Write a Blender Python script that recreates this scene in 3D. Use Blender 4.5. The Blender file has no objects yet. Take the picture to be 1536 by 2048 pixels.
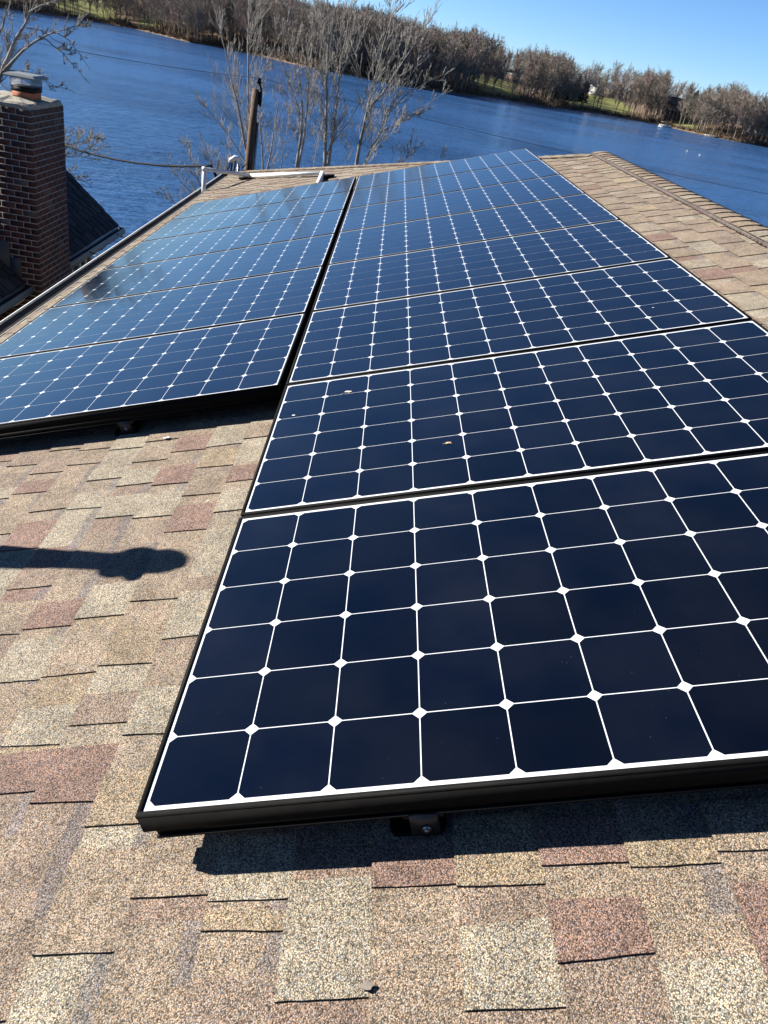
import bpy, math, random
import numpy as np
from mathutils import Vector, Matrix

random.seed(7)
rng = np.random.default_rng(7)
scene = bpy.context.scene
COL = scene.collection

# ------------------------------------------------------------------ camera
CAM = np.array([0.22028, -0.89397, 1.33926])
CM = np.array([[0.98674569, 0.14820823, 0.06608536],
               [0.01877295, -0.50876867, 0.86069856],
               [0.16118477, -0.84804997, -0.5048076]])      # columns: right, down, forward
FPX = 1550.5
cam_d = bpy.data.cameras.new("camera")
cam = bpy.data.objects.new("camera", cam_d)
COL.objects.link(cam)
cam_d.sensor_fit = 'VERTICAL'
cam_d.sensor_height = 24.0
cam_d.lens = FPX / 2048 * 24.0
cam_d.clip_start = 0.05
cam_d.clip_end = 9000
mw = Matrix.Identity(4)
for r in range(3):
    mw[r][0] = CM[r][0]; mw[r][1] = -CM[r][1]; mw[r][2] = -CM[r][2]; mw[r][3] = CAM[r]
cam.matrix_world = mw
scene.camera = cam

# ------------------------------------------------------------------ sky, sun, exposure
SUN = Vector((-0.867, 0.234, 0.441)).normalized()
world = bpy.data.worlds.new("World")
scene.world = world
world.use_nodes = True
nt = world.node_tree
nt.nodes.clear()
sky = nt.nodes.new('ShaderNodeTexSky')
sky.sky_type = 'NISHITA'
sky.sun_disc = False
sky.sun_elevation = math.asin(SUN.z)
sky.sun_rotation = math.atan2(SUN.x, SUN.y)
sky.air_density = 0.66
sky.dust_density = 0.0
sky.ozone_density = 7.5
bg = nt.nodes.new('ShaderNodeBackground')
bg.inputs['Strength'].default_value = 0.0515
wo = nt.nodes.new('ShaderNodeOutputWorld')
nt.links.new(sky.outputs[0], bg.inputs[0])
nt.links.new(bg.outputs[0], wo.inputs[0])
sun_d = bpy.data.lights.new("sun", 'SUN')
sun_d.energy = 5.0
sun_d.angle = math.radians(0.55)
sun_d.color = (1.0, 0.95, 0.87)
sun = bpy.data.objects.new("sun", sun_d)
COL.objects.link(sun)
sun.rotation_euler = SUN.to_track_quat('Z', 'Y').to_euler()
scene.view_settings.view_transform = 'Standard'
scene.view_settings.look = 'None'
scene.view_settings.exposure = 1.72
scene.view_settings.gamma = 1
scene.cycles.max_bounces = 6
scene.cycles.transparent_max_bounces = 8

# ------------------------------------------------------------------ frames and helpers
ANG = math.radians(18.06)
CA, SA = math.cos(ANG), math.sin(ANG)
PH = 0.129            # height of the glass above the shingles
WATER_Z = -9.0


def rw(u, v, n=0.0):
    """main slope: u up the slope, v along the house, n off the shingles"""
    return (CA * u - SA * n, v, SA * u + CA * n)


def ray(x, y):
    return CM @ np.array([(x - 768) / FPX, (y - 1024) / FPX, 1.0])


def at(x, y, axis, val):
    d = ray(x, y)
    return CAM + (val - CAM[axis]) / d[axis] * d


class MB:
    """collects verts/faces with per-face colour and material slot"""
    def __init__(s):
        s.v = []; s.f = []; s.c = []; s.m = []

    def face(s, pts, col=None, mi=0):
        b = len(s.v)
        s.v.extend(tuple(p) for p in pts)
        s.f.append(tuple(range(b, b + len(pts))))
        s.c.append(col); s.m.append(mi)

    def box(s, x0, x1, y0, y1, z0, z1, fn=lambda a, b, c: (a, b, c), col=None, mi=0, skip=''):
        P = [fn(x, y, z) for x in (x0, x1) for y in (y0, y1) for z in (z0, z1)]
        b = len(s.v); s.v.extend(P)
        F = {'x0': (0, 1, 3, 2), 'x1': (4, 6, 7, 5), 'y0': (0, 4, 5, 1), 'y1': (2, 3, 7, 6),
             'z0': (0, 2, 6, 4), 'z1': (1, 5, 7, 3)}
        for k, q in F.items():
            if k in skip: continue
            s.f.append(tuple(b + i for i in q)); s.c.append(col); s.m.append(mi)

    def tube(s, pts, rad, sides=6, col=None, mi=0, cap=True):
        pts = [np.asarray(p, float) for p in pts]
        n = len(pts)
        if not hasattr(rad, '__len__'): rad = [rad] * n
        d0 = pts[1] - pts[0]
        a = np.array([0, 0, 1.0]) if abs(d0[2]) < .8 * np.linalg.norm(d0) else np.array([1.0, 0, 0])
        b = len(s.v)
        for i in range(n):
            d = pts[min(i + 1, n - 1)] - pts[max(i - 1, 0)]
            d = d / (np.linalg.norm(d) + 1e-12)
            x = np.cross(a, d); x /= np.linalg.norm(x) + 1e-12
            y = np.cross(d, x)
            a = y
            for k in range(sides):
                t = 2 * math.pi * k / sides
                s.v.append(tuple(pts[i] + rad[i] * (math.cos(t) * x + math.sin(t) * y)))
        for i in range(n - 1):
            for k in range(sides):
                k2 = (k + 1) % sides
                s.f.append((b + i * sides + k, b + i * sides + k2, b + (i + 1) * sides + k2, b + (i + 1) * sides + k))
                s.c.append(col); s.m.append(mi)
        if cap:
            s.f.append(tuple(b + k for k in reversed(range(sides)))); s.c.append(col); s.m.append(mi)
            s.f.append(tuple(b + (n - 1) * sides + k for k in range(sides))); s.c.append(col); s.m.append(mi)

    def build(s, name, mats, parent=None, smooth=False, origin=None):
        if not isinstance(mats, (list, tuple)): mats = [mats]
        me = bpy.data.meshes.new(name)
        V = np.array(s.v, dtype=np.float32).reshape(-1, 3)
        if origin is not None: V = V - np.array(origin, dtype=np.float32)
        lens = np.array([len(f) for f in s.f], dtype=np.int32)
        loops = np.fromiter((i for f in s.f for i in f), dtype=np.int32, count=int(lens.sum()))
        me.vertices.add(len(V)); me.vertices.foreach_set('co', V.ravel())
        me.loops.add(len(loops)); me.loops.foreach_set('vertex_index', loops)
        me.polygons.add(len(lens))
        st = np.zeros(len(lens), dtype=np.int32); st[1:] = np.cumsum(lens)[:-1]
        me.polygons.foreach_set('loop_start', st)
        me.polygons.foreach_set('material_index', np.array(s.m, dtype=np.int32))
        if smooth: me.polygons.foreach_set('use_smooth', np.ones(len(lens), dtype=bool))
        if any(c is not None for c in s.c):
            at_ = me.color_attributes.new('col', 'FLOAT_COLOR', 'CORNER')
            cc = np.array([(*(c if c is not None else (1, 1, 1)), 1.0) for c in s.c], dtype=np.float32)
            at_.data.foreach_set('color', np.repeat(cc, lens, axis=0).ravel())
        me.update(calc_edges=True)
        me.validate()
        for m in mats: me.materials.append(m)
        o = bpy.data.objects.new(name, me)
        COL.objects.link(o)
        if origin is not None and parent is None: o.location = origin
        if parent is not None: o.parent = parent
        return o


def tag(o, label=None, cat=None, group=None, kind=None):
    if label: o['label'] = label
    if cat: o['category'] = cat
    if group: o['group'] = group
    if kind: o['kind'] = kind
    return o


def empty(name, loc, label, cat, group=None, rot=None):
    o = bpy.data.objects.new(name, None)
    COL.objects.link(o)
    o.location = loc
    o.empty_display_size = 0.2
    if rot is not None: o.rotation_euler = rot
    return tag(o, label, cat, group)


# ------------------------------------------------------------------ materials
ALB = 0.64      # pigments scaled down so shade renders darker under the raised exposure


def mat(name, col, rough=0.6, spec=0.5, metal=0.0):
    m = bpy.data.materials.new(name)
    m.use_nodes = True
    p = m.node_tree.nodes['Principled BSDF']
    p.inputs['Base Color'].default_value = (*col, 1)
    p.inputs['Roughness'].default_value = rough
    p.inputs['Specular IOR Level'].default_value = spec
    p.inputs['Metallic'].default_value = metal
    return m, m.node_tree.nodes, m.node_tree.links, p


def noisy(name, c1, c2, scale=8, rough=0.7, spec=0.4, metal=0.0, bump=0.0, bscale=None, stretch=(1, 1, 1), detail=6, bdist=0.01, k=None):
    k = ALB if k is None else k
    c1 = tuple(x * k for x in c1); c2 = tuple(x * k for x in c2)
    m, N, L, p = mat(name, c1, rough, spec, metal)
    tc = N.new('ShaderNodeTexCoord'); mp = N.new('ShaderNodeMapping')
    mp.inputs['Scale'].default_value = stretch
    L.new(tc.outputs['Object'], mp.inputs['Vector'])
    n = N.new('ShaderNodeTexNoise'); n.inputs['Scale'].default_value = scale; n.inputs['Detail'].default_value = detail
    L.new(mp.outputs[0], n.inputs['Vector'])
    r = N.new('ShaderNodeValToRGB')
    r.color_ramp.elements[0].position = 0.3; r.color_ramp.elements[0].color = (*c1, 1)
    r.color_ramp.elements[1].position = 0.7; r.color_ramp.elements[1].color = (*c2, 1)
    L.new(n.outputs['Fac'], r.inputs[0]); L.new(r.outputs[0], p.inputs['Base Color'])
    if bump:
        n2 = N.new('ShaderNodeTexNoise'); n2.inputs['Scale'].default_value = bscale or scale * 4; n2.inputs['Detail'].default_value = 5
        L.new(mp.outputs[0], n2.inputs['Vector'])
        b = N.new('ShaderNodeBump'); b.inputs['Strength'].default_value = bump; b.inputs['Distance'].default_value = bdist
        L.new(n2.outputs['Fac'], b.inputs['Height']); L.new(b.outputs[0], p.inputs['Normal'])
    return m


def granule_mat(name, gscale=450.0, lo=0.30, hi=2.0, tint=None, bump=0.9):
    """asphalt shingle: per-tab pigment (attribute) times coloured mineral granules"""
    m, N, L, p = mat(name, (0.3, 0.25, 0.2), 0.9, 0.25)
    tc = N.new('ShaderNodeTexCoord')
    vo = N.new('ShaderNodeTexVoronoi'); vo.inputs['Scale'].default_value = gscale
    L.new(tc.outputs['Object'], vo.inputs['Vector'])
    sp = N.new('ShaderNodeSeparateColor'); L.new(vo.outputs['Color'], sp.inputs[0])
    mr = N.new('ShaderNodeMapRange'); mr.inputs['To Min'].default_value = lo; mr.inputs['To Max'].default_value = hi
    L.new(sp.outputs[0], mr.inputs[0])
    # larger soft weathering
    no = N.new('ShaderNodeTexNoise'); no.inputs['Scale'].default_value = 9; no.inputs['Detail'].default_value = 5
    L.new(tc.outputs['Object'], no.inputs['Vector'])
    mr2 = N.new('ShaderNodeMapRange'); mr2.inputs['From Min'].default_value = 0.3; mr2.inputs['From Max'].default_value = 0.7
    mr2.inputs['To Min'].default_value = 0.80; mr2.inputs['To Max'].default_value = 1.15
    L.new(no.outputs['Fac'], mr2.inputs[0])
    mu = N.new('ShaderNodeMath'); mu.operation = 'MULTIPLY'; L.new(mr.outputs[0], mu.inputs[0]); L.new(mr2.outputs[0], mu.inputs[1])
    # crevice shade painted dark between the granules, along with bare asphalt
    cv = N.new('ShaderNodeMapRange'); cv.inputs['From Min'].default_value = .34; cv.inputs['From Max'].default_value = .72
    cv.inputs['To Min'].default_value = 1.06; cv.inputs['To Max'].default_value = .42
    L.new(vo.outputs['Distance'], cv.inputs[0])
    n3 = N.new('ShaderNodeTexNoise'); n3.inputs['Scale'].default_value = 38; n3.inputs['Detail'].default_value = 4
    L.new(tc.outputs['Object'], n3.inputs['Vector'])
    mr3 = N.new('ShaderNodeMapRange'); mr3.inputs['From Min'].default_value = .3; mr3.inputs['From Max'].default_value = .7
    mr3.inputs['To Min'].default_value = .84; mr3.inputs['To Max'].default_value = 1.14
    L.new(n3.outputs['Fac'], mr3.inputs[0])
    mu2 = N.new('ShaderNodeMath'); mu2.operation = 'MULTIPLY'; L.new(mu.outputs[0], mu2.inputs[0]); L.new(cv.outputs[0], mu2.inputs[1])
    mu3 = N.new('ShaderNodeMath'); mu3.operation = 'MULTIPLY'; L.new(mu2.outputs[0], mu3.inputs[0]); L.new(mr3.outputs[0], mu3.inputs[1])
    mu = mu3
    ac = N.new('ShaderNodeAttribute'); ac.attribute_name = 'col'
    # granule hue: some warm ochre, some pale, some slate
    cr = N.new('ShaderNodeValToRGB'); cr.color_ramp.interpolation = 'CONSTANT'
    el = cr.color_ramp.elements
    el[0].position = 0.0; el[0].color = (1.10, 0.99, 0.84, 1)
    el[1].position = 0.40; el[1].color = (1.0, 1.0, 1.0, 1)
    e = el.new(0.66); e.color = (0.84, 0.93, 1.10, 1)
    e = el.new(0.82); e.color = (1.16, 0.94, 0.84, 1)
    L.new(sp.outputs[1], cr.inputs[0])
    m1 = N.new('ShaderNodeMix'); m1.data_type = 'RGBA'; m1.blend_type = 'MULTIPLY'; m1.inputs['Factor'].default_value = 1
    m1.clamp_result = False
    L.new(ac.outputs['Color'], m1.inputs[6]); L.new(cr.outputs[0], m1.inputs[7])
    vm = N.new('ShaderNodeVectorMath'); vm.operation = 'SCALE'
    mk = N.new('ShaderNodeMath'); mk.operation = 'MULTIPLY'; mk.inputs[1].default_value = ALB; L.new(mu.outputs[0], mk.inputs[0])
    L.new(m1.outputs[2], vm.inputs[0]); L.new(mk.outputs[0], vm.inputs['Scale'])
    L.new(vm.outputs[0], p.inputs['Base Color'])
    b = N.new('ShaderNodeBump'); b.inputs['Strength'].default_value = bump; b.inputs['Distance'].default_value = 0.0012
    b.invert = True
    L.new(vo.outputs['Distance'], b.inputs['Height']); L.new(b.outputs[0], p.inputs['Normal'])
    return m


def attr_mat(name, rough=0.8, spec=0.3, nscale=20, var=0.25):
    m, N, L, p = mat(name, (0.3, 0.3, 0.3), rough, spec)
    tc = N.new('ShaderNodeTexCoord')
    no = N.new('ShaderNodeTexNoise'); no.inputs['Scale'].default_value = nscale; no.inputs['Detail'].default_value = 5
    L.new(tc.outputs['Object'], no.inputs['Vector'])
    mr = N.new('ShaderNodeMapRange'); mr.inputs['From Min'].default_value = 0.3; mr.inputs['From Max'].default_value = 0.7
    mr.inputs['To Min'].default_value = (1 - var) * ALB; mr.inputs['To Max'].default_value = (1 + var) * ALB
    L.new(no.outputs['Fac'], mr.inputs[0])
    ac = N.new('ShaderNodeAttribute'); ac.attribute_name = 'col'
    vm = N.new('ShaderNodeVectorMath'); vm.operation = 'SCALE'
    L.new(ac.outputs['Color'], vm.inputs[0]); L.new(mr.outputs[0], vm.inputs['Scale'])
    L.new(vm.outputs[0], p.inputs['Base Color'])
    return m


M_SHINGLE = granule_mat('shingle_granules', lo=.22, hi=2.08)
M_DARKSH = granule_mat('dark_shingle_granules', gscale=300, lo=0.6, hi=1.4)


def glassy(name, col, rough, dust=0.0, vary=0.0):
    m, N, L, p = mat(name, col, rough, 0.5)
    p.inputs['IOR'].default_value = 1.47
    tc = N.new('ShaderNodeTexCoord')
    # faint dust film and tiny specks under the open sky
    n = N.new('ShaderNodeTexNoise'); n.inputs['Scale'].default_value = 3.0; n.inputs['Detail'].default_value = 8
    L.new(tc.outputs['Object'], n.inputs['Vector'])
    mr = N.new('ShaderNodeMapRange'); mr.inputs['From Min'].default_value = 0.35; mr.inputs['From Max'].default_value = 0.75
    mr.inputs['To Min'].default_value = 0.0; mr.inputs['To Max'].default_value = dust
    L.new(n.outputs['Fac'], mr.inputs[0])
    vo = N.new('ShaderNodeTexVoronoi'); vo.inputs['Scale'].default_value = 26
    L.new(tc.outputs['Object'], vo.inputs['Vector'])
    lt = N.new('ShaderNodeMath'); lt.operation = 'LESS_THAN'; lt.inputs[1].default_value = 0.035
    L.new(vo.outputs['Distance'], lt.inputs[0])
    sc = N.new('ShaderNodeMath'); sc.operation = 'MULTIPLY'; sc.inputs[1].default_value = dust * 3.5
    L.new(lt.outputs[0], sc.inputs[0])
    ad = N.new('ShaderNodeMath'); ad.operation = 'ADD'; L.new(mr.outputs[0], ad.inputs[0]); L.new(sc.outputs[0], ad.inputs[1])
    mx = N.new('ShaderNodeMix'); mx.data_type = 'RGBA'
    mx.inputs[6].default_value = (*col, 1); mx.inputs[7].default_value = (0.45, 0.43, 0.4, 1)
    L.new(ad.outputs[0], mx.inputs[0])
    ge_ = N.new('ShaderNodeNewGeometry')
    rv = N.new('ShaderNodeMapRange'); rv.inputs['To Min'].default_value = 1 - vary; rv.inputs['To Max'].default_value = 1 + vary
    L.new(ge_.outputs['Random Per Island'], rv.inputs[0])
    sv = N.new('ShaderNodeVectorMath'); sv.operation = 'SCALE'
    L.new(mx.outputs[2], sv.inputs[0]); L.new(rv.outputs[0], sv.inputs['Scale']); L.new(sv.outputs[0], p.inputs['Base Color'])
    nr_ = N.new('ShaderNodeTexNoise'); nr_.inputs['Scale'].default_value = 1.7; nr_.inputs['Detail'].default_value = 6
    L.new(tc.outputs['Object'], nr_.inputs['Vector'])
    rr_ = N.new('ShaderNodeMapRange'); rr_.inputs['From Min'].default_value = .3; rr_.inputs['From Max'].default_value = .7
    rr_.inputs['To Min'].default_value = rough * .6; rr_.inputs['To Max'].default_value = rough * 1.5
    L.new(nr_.outputs['Fac'], rr_.inputs[0]); L.new(rr_.outputs[0], p.inputs['Roughness'])
    return m


M_CELL = glassy('silicon_cell_under_glass', (0.0003, 0.0009, 0.0034), 0.09, 0.008, 0.35)
M_BACK = glassy('white_backsheet_under_glass', (0.46, 0.475, 0.49), 0.09, 0.02)
M_FRAME = noisy('black_anodised_frame', (0.008, 0.0078, 0.0078), (0.012, 0.0115, 0.011), 30, 0.62, 0.04, 0.0)
M_RAIL = noisy('black_rail', (0.003, 0.003, 0.003), (0.005, 0.005, 0.005), 20, 0.6, 0.15)
M_BRACKET = noisy('bronze_bracket', (0.050, 0.042, 0.036), (0.075, 0.065, 0.056), 40, 0.45, 0.5, 0.5)
M_STEEL = noisy('weathered_steel', (0.30, 0.30, 0.30), (0.42, 0.42, 0.42), 60, 0.35, 0.5, 0.9)
M_WHITE = noisy('white_painted_metal', (0.60, 0.60, 0.58), (0.70, 0.70, 0.68), 6, 0.4, 0.5, k=.8)
M_CREAM = noisy('cream_trim_paint', (0.56, 0.50, 0.41), (0.66, 0.60, 0.50), 5, 0.55, 0.4)
M_GREY = noisy('grey_green_gutter_paint', (0.17, 0.205, 0.22), (0.23, 0.27, 0.285), 4, 0.45, 0.5)
M_GUTTERIN = noisy('gutter_debris', (0.025, 0.023, 0.021), (0.06, 0.055, 0.048), 14, 0.9, 0.2, bump=0.5, bdist=0.01)
M_COPPER = noisy('brown_downspout', (0.15, 0.085, 0.055), (0.24, 0.15, 0.10), 12, 0.45, 0.5)
M_SIDING = noisy('grey_siding', (0.060, 0.063, 0.068), (0.085, 0.088, 0.094), 5, 0.7, 0.3)
M_BEIGE = noisy('beige_siding', (0.40, 0.35, 0.28), (0.46, 0.41, 0.33), 3, 0.7, 0.3)
M_GLASS = mat('window_glass', (0.02, 0.025, 0.03), 0.05, 0.6)[0]
M_CLAY = noisy('clay_flue', (0.42, 0.13, 0.055), (0.54, 0.19, 0.09), 7, 0.8, 0.3, bump=0.3)
M_CROWN = noisy('mortar_crown', (0.30, 0.27, 0.215), (0.40, 0.365, 0.295), 6, 0.9, 0.2, bump=0.6, bdist=0.012)
M_MORTAR = noisy('mortar', (0.42, 0.365, 0.315), (0.55, 0.485, 0.425), 9, 0.95, 0.2, bump=0.4)
M_BRICK = attr_mat('brick', 0.85, 0.3, 40, 0.3)
M_CAPMETAL = noisy('cap_sheet_metal', (0.17, 0.18, 0.17), (0.24, 0.25, 0.235), 5, 0.5, 0.5, 0.0)
M_CAPBLACK = noisy('cap_collar', (0.012, 0.012, 0.014), (0.02, 0.02, 0.022), 9, 0.7, 0.1)
M_BARK = noisy('near_bark', (0.22, 0.20, 0.175), (0.42, 0.39, 0.345), 9, 0.9, 0.2, bump=0.6, stretch=(1, 1, 0.25), bdist=0.01)
M_TWIG = noisy('near_twig', (0.27, 0.245, 0.215), (0.45, 0.41, 0.365), 5, 0.85, 0.2)
M_POLE = noisy('creosoted_pole', (0.06, 0.030, 0.016), (0.17, 0.095, 0.052), 6, 0.85, 0.3, stretch=(6, 6, 0.5), bump=0.5)
M_CABLE = mat('cable_black', (0.004, 0.004, 0.005), 0.7, 0.08)[0]
M_WIRE = mat('bare_wire', (0.06, 0.065, 0.07), 0.5, 0.5, 0.5)[0]
M_FARBARK = noisy('far_bark', (0.18, 0.148, 0.118), (0.33, 0.28, 0.23), 0.35, 0.9, 0.2)
M_FARBARK2 = noisy('far_bark_pale', (0.24, 0.20, 0.16), (0.39, 0.335, 0.275), 0.35, 0.9, 0.2)
M_FARBARK3 = noisy('far_bark_red', (0.27, 0.205, 0.17), (0.42, 0.325, 0.275), 0.35, 0.9, 0.2)
M_NEEDLE = noisy('needles', (0.012, 0.028, 0.012), (0.035, 0.06, 0.022), 0.6, 0.8, 0.2)
M_VENT = noisy('ridge_vent_plastic', (0.06, 0.045, 0.038), (0.13, 0.10, 0.085), 25, 0.7, 0.3)

# colours of the shingle blend (linear albedo)
TAN = (0.285, 0.236, 0.180); CREAM = (0.318, 0.290, 0.228); RED = (0.228, 0.160, 0.132)
BROWN = (0.250, 0.201, 0.160); OCHRE = (0.300, 0.248, 0.176); SLATE = (0.180, 0.168, 0.174)
BASE = (0.272, 0.226, 0.176)


def jit(c, a=0.06):
    k = 1 + random.uniform(-a, a)
    return tuple(x * k for x in c)


def pick():
    r = random.random()
    if random.random() < .45:
        a = pick(); return tuple(.5 * x + .5 * y for x, y in zip(a, BASE))
    return jit(TAN if r < .36 else CREAM if r < .62 else BROWN if r < .80 else RED if r < .88 else OCHRE)


# ------------------------------------------------------------------ shingled slopes
EXP, PHASE = 0.144, 0.548
# tabs whose near edge can be read in the photograph: (u at butt, v of near edge, length, colour)
SEEN = [(-.027, -.073, .16, TAN), (.116, -.091, .13, CREAM), (-.233, -.164, .2, TAN), (-.172, -.182, .3, OCHRE), (.134, -.146, .05, OCHRE),
        (.262, -.263, .20, CREAM), (-.313, .156, .15, RED), (-.452, .193, .17, RED), (-.17, .089, .13, OCHRE), (-.316, .372, .10, BROWN),
        (-.17, .323, .15, CREAM), (-.464, .325, .12, CREAM), (-.46, .557, .18, TAN), (-.60, .552, .17, CREAM), (-.311, .572, .16, OCHRE),
        (-.455, .788, .16, CREAM), (-.602, .766, .12, RED), (-.74, .757, .15, TAN), (-.306, .839, .15, TAN), (-.167, .658, .2, CREAM),
        (-.773, .978, .1, BROWN), (-.893, 1.474, .12, TAN), (-.743, 1.452, .12, CREAM), (-.598, 1.36, .15, CREAM), (-.45, 1.326, .16, CREAM),
        (-.307, 1.205, .17, RED), (-.162, 1.3, .15, CREAM), (-.886, 1.217, .18, RED), (.403, -.089, .09, RED), (.548, -.293, .13, CREAM),
        (.548, -.10, .14, OCHRE), (.691, -.229, .095, RED), (.841, -.088, .06, OCHRE), (.987, -.073, .1, TAN), (.987, -.33, .2, RED),
        (-.745, 1.669, .1, CREAM), (-.597, 1.591, .13, CREAM), (-.449, 1.557, .15, RED), (-.302, 1.443, .16, TAN), (-1.032, 1.637, .1, RED),
        (-.306, 1.655, .15, OCHRE), (-.159, 1.511, .12, RED), (-.453, 1.831, .15, RED), (-.300, 1.837, .14, CREAM), (-.158, 1.87, .13, TAN),
        (-.743, 1.934, .14, CREAM), (-.891, 1.972, .1, TAN), (-1.037, 2.01, .12, TAN), (-1.18, 1.904, .15, BROWN), (-1.034, 1.799, .13, BROWN),
        (-.886, 1.836, .12, TAN), (.84, -.36, .12, CREAM), (.26, -.52, .15, OCHRE), (.12, -.40, .18, BROWN)]


def shingles(name, fn, ulo, uhi, vr, parent, material, seen=(), pickc=pick, exp=EXP, phase=PHASE, band=SLATE, thick=1.0, seed=1):
    random.seed(seed)
    mb = MB()
    k0 = math.floor((ulo - phase) / exp); k1 = math.ceil((uhi - phase) / exp)
    table = {}
    for (u, v, ln, c) in seen:
        table.setdefault(round((u - phase) / exp), []).append((v, ln, c))
    b0, b1 = .006 * thick, .0015 * thick
    t0, t1 = .0092 * thick, .0052 * thick
    for k in range(k0, k1):
        ua, ub = phase + exp * k, phase + exp * (k + 1)
        ua = max(ua, ulo); ub = min(ub, uhi)
        if ub - ua < .01: continue
        va, vb = vr((ua + ub) / 2)
        v = va - random.random() * .2
        ue = ub + (0.008 if ub < uhi - .001 else 0)
        sl = lambda u, h0, h1: h0 + (h1 - h0) * (u - ua) / exp
        wav = random.uniform(0, 6)
        while v < vb:                                   # lower layer
            w = random.uniform(.14, .42)
            c = pickc()
            a, b = max(v, va), min(v + w, vb)
            if b > a:
                um = ub - random.uniform(.028, .044)
                wa = .0016 * math.sin(a * 9 + wav); wb = .0016 * math.sin(b * 9 + wav)
                g = tuple(.6 * x + .4 * y for x, y in zip(jit(band, .12), c)) if random.random() < .6 else c
                mb.face([fn(ua + wa, a, b0), fn(um, a, sl(um, b0, b1)), fn(um, b, sl(um, b0, b1)), fn(ua + wb, b, b0)][::-1], c)
                mb.face([fn(um, a, sl(um, b0, b1)), fn(ue, a, sl(ue, b0, b1)), fn(ue, b, sl(ue, b0, b1)), fn(um, b, sl(um, b0, b1))][::-1], g)
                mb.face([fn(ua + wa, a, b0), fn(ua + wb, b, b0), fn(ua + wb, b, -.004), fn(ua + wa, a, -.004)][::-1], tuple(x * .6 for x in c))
            v += w
        tl = sorted(table.get(k, []))
        teeth = []
        v = va + random.random() * .12
        lo_s = tl[0][0] - .08 if tl else 1e9
        hi_s = tl[-1][0] + tl[-1][1] + .06 if tl else -1e9
        while v < vb:
            ln = random.uniform(.09, .21)
            if v + ln < lo_s or v > hi_s: teeth.append((v, ln, pickc()))
            elif tl: v = hi_s + .001; continue
            v += ln + random.uniform(.04, .17)
        for i, (tv, ln, c) in enumerate(tl):
            if i + 1 < len(tl): ln = min(ln, tl[i + 1][0] - tv - .02)
            teeth.append((tv, ln, jit(c)))
        for tv, ln, c in teeth:
            a, b = max(tv, va), min(tv + ln, vb)
            if b - a < .03: continue
            s1, s2 = random.uniform(-.004, .004), random.uniform(-.004, .004)
            lift = random.uniform(0, .0018) * thick
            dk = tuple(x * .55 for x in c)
            nj = 7
            lb = lift * random.random()

            def edge(v0, dv, l0):
                top, low = [], []
                for q in range(nj + 1):
                    f = q / nj
                    u = (ua - .001) * (1 - f) + ue * f
                    vv = v0 + dv * (1 - 2 * f) + random.uniform(-.0007, .0007) + .0006 * math.sin(f * 5 + v0 * 40)
                    up_ = (t0 + l0) * (1 - f) + t1 * f + random.uniform(-.0004, .0005) * thick
                    top.append((u, vv, up_)); low.append((u, vv + (.0012 if v0 == a else -.0012), -.001 if f > .02 else b0 - .006 * thick))
                return top, low
            Ta, La = edge(a, s1, lift)
            Tb, Lb = edge(b, s2, lb)
            nb_ = max(2, int((b - a) / .04))
            butt = [(ua - .001 + random.uniform(-.0012, .0012), a + (b - a) * q / nb_, t0 + lift + (lb - lift) * q / nb_ + random.uniform(-.0004, .0004)) for q in range(1, nb_)]
            ring = Ta[::-1] + butt + Tb
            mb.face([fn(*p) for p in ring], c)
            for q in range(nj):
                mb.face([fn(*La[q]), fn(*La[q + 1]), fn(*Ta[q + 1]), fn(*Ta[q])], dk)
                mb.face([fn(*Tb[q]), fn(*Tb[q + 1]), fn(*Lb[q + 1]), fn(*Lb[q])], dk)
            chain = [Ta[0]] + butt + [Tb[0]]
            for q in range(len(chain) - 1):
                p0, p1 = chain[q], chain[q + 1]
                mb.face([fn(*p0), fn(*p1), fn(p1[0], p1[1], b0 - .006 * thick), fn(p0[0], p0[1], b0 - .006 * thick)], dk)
    # sheathing under the shingles
    n = 24
    us = [ulo + (uhi - ulo) * i / n for i in range(n + 1)]
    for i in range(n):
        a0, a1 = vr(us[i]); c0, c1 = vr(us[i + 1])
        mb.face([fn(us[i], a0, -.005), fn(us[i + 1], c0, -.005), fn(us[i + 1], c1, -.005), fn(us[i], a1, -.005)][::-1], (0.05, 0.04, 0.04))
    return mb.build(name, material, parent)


U_EAVE, U_RIDGE = -2.235, 2.585
V_NEAR, V_RIDGE_END = -5.0, 7.86
HIP = 0.951


def vhip(u): return V_RIDGE_END + HIP * (U_RIDGE - u)


E_Z = rw(U_EAVE, 0)[2]
R_X, _, R_Z = rw(U_RIDGE, 0)

house = empty('house', (0, 0, -7), 'tan shingled house roof that carries the blue solar panels', 'house')


def hp(o):            # parent without moving
    o.parent = house
    o.matrix_parent_inverse = Matrix.Translation((0, 0, 7))
    return o


hp(shingles('roof', rw, U_EAVE, U_RIDGE - .04, lambda u: (V_NEAR, vhip(u)), None, M_SHINGLE, SEEN, seed=11))


def rback(u, v, n=0):     # far side of the ridge
    x, y, z = rw(u, v, n)
    return (2 * R_X - x, y, z)


hp(shingles('back_roof', rback, U_EAVE, U_RIDGE - .04, lambda u: (V_NEAR, vhip(u)), None, M_SHINGLE, seed=12))


def rhip(u, v, n=0):      # far hip slope; v measured across the house, u up the slope
    return (R_X + v, V_RIDGE_END + CA * (U_RIDGE - u) + SA * n, SA * u + CA * n)


hp(shingles('hip_roof', rhip, U_EAVE, U_RIDGE - .05, lambda u: (-CA * (U_RIDGE - u), CA * (U_RIDGE - u)), None, M_SHINGLE, seed=13))

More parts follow.
